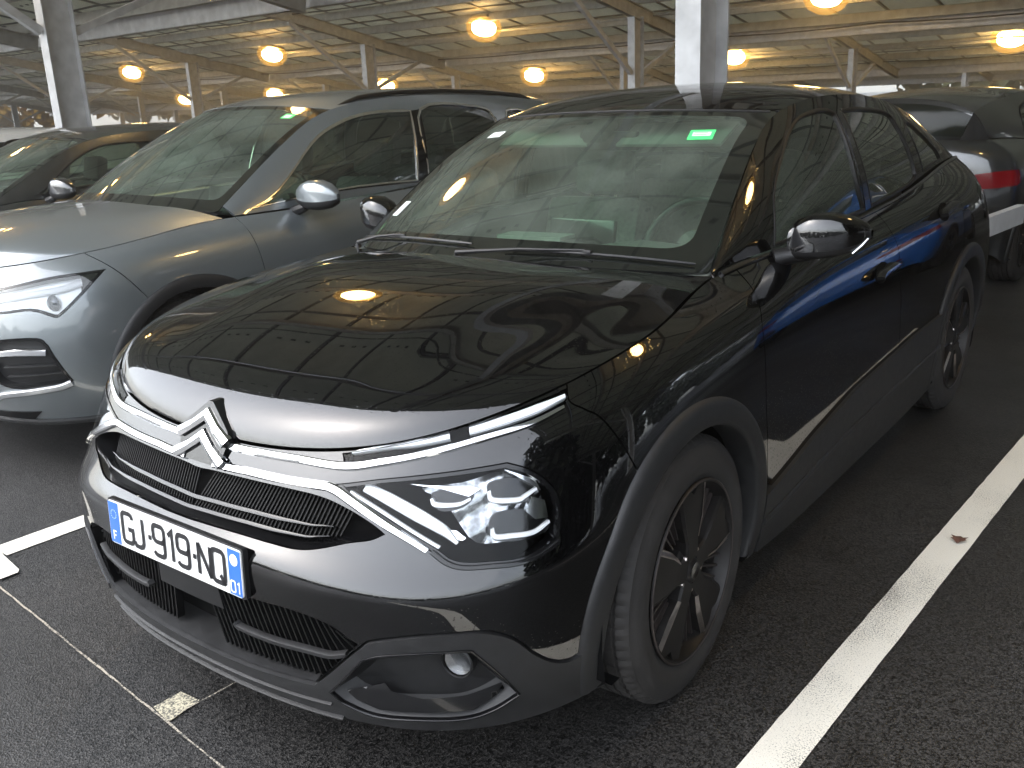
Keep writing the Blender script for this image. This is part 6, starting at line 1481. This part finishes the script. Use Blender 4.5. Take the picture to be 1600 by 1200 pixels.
    for y, st in ((YF, steer), (YR, 0)):
        for sg in (1, -1): make_wheel(car, (sg*(p['W2']-.012), y, Rt), st, wheels, sg, Rt, w, rr)
    return car
M_LENS2 = glass('bright_lens', (.95, .96, .97), .03, dens=.6, k=1.3); M_LAMPTRAY = mat('lamp_tray', (.85, .87, .88), .3, .3); M_CHROMEDK = mat('satin_chrome', (.70, .68, .64), .18, 1); M_REARGLASS = mat('privacy_glass', (.012, .015, .013), .12, spec=.25)
M_GREY = paint('grey_metallic', (.195, .216, .224), .55, .34, dirt=.15); M_NAVY = paint('graphite_paint', (.010, .011, .012), .1, .3); M_BLUE = paint('blue_paint', (.008, .09, .33), .2, .3); M_WHITEP = paint('white_paint', (.62, .62, .60), 0, .3, dirt=.1); M_DGREY = paint('dark_grey_paint', (.022, .024, .026), .4, .3)
build_c4()
gen_car('grey_crossover', SUV, M_GREY, (-2.80, .58, 0), R(-2.8), 'metallic grey crossover with roof rails parked beside the black car', lamps='suv', rails=True)
gen_car('black_car', LOW, M_NAVY, (-5.55, .75, 0), R(-2.8), 'low black car parked beyond the grey crossover, behind its windscreen', interior=True)
def recoloured(src, name, loc, rz, label, a, b, group=None, drop=()):
    """a second car of the same build in another paint"""
    c = copy_tree(src); c.name = name; c.location = loc; c.rotation_euler = (0, 0, rz); tag(c, label, 'car', group)
    def walk(o):
        for ch in list(o.children): walk(ch)
        if o.type == 'MESH':
            for i, sl in enumerate(o.material_slots):
                if sl.material == a: sl.link = 'OBJECT'; sl.material = b
    walk(c); return c
suv = [o for o in COL.objects if o.name == 'grey_crossover'][0]; low = [o for o in COL.objects if o.name == 'black_car'][0]
recoloured(suv, 'blue_car', (3.2, 11.1, 0), R(180-2.8), 'bright blue car mirrored in the black car\'s doors', M_GREY, M_BLUE)
recoloured(suv, 'far_car', (1.1, 14.6, 0), R(-2.8), 'dark car facing the camera beyond the dark hatchback\'s roof', M_GREY, M_NAVY)
recoloured(low, 'white_car', (-8.3, .9, 0), R(-2.8), 'white car at the far left edge, roof showing beyond the black car', M_NAVY, M_WHITEP)
gen_car('dark_hatchback', HATCH, M_DGREY, (-.12, 10.32, 0), R(180-2.8), 'dark grey hatchback with red tail lights, tail towards the black car', mirrors=False, interior=False)

r_ = empty('guard_rail', (.54, 4.8, 0), 0, 'white guard rail behind the black car, in front of the dark hatchback\'s bumper', 'rail')
mb = MB(); mb.bar((.0, .1, .60), (.118, 1.36, .60), .05, .125); mb.build('rail_beam', mat('white_steel', (.62, .64, .66), .4, noise=(8, .1)), r_)
mb = MB(); mb.box((0, .12, .30), (.08, .08, .60)); mb.box((0, .12, .01), (.18, .18, .02)); mb.build('post', MAT['white_steel'], r_)
# ---------------------------------------------------------------- damp air under and around the canopies
hz = MB(); hz.box((0, 0, 7.5), (328, 328, 17)); ho = hz.build('haze', None); ho['kind'] = 'stuff'
hm = bpy.data.materials.new('damp_air'); hm.use_nodes = True; ht = hm.node_tree; ht.nodes.clear(); hv = ht.nodes.new('ShaderNodeVolumePrincipled'); hv.inputs['Color'].default_value = (.92, .93, .92, 1); hv.inputs['Density'].default_value = .009; hv.inputs['Anisotropy'].default_value = .82
hq = ht.nodes.new('ShaderNodeOutputMaterial'); ht.links.new(hv.outputs[0], hq.inputs['Volume']); ho.data.materials.append(hm)
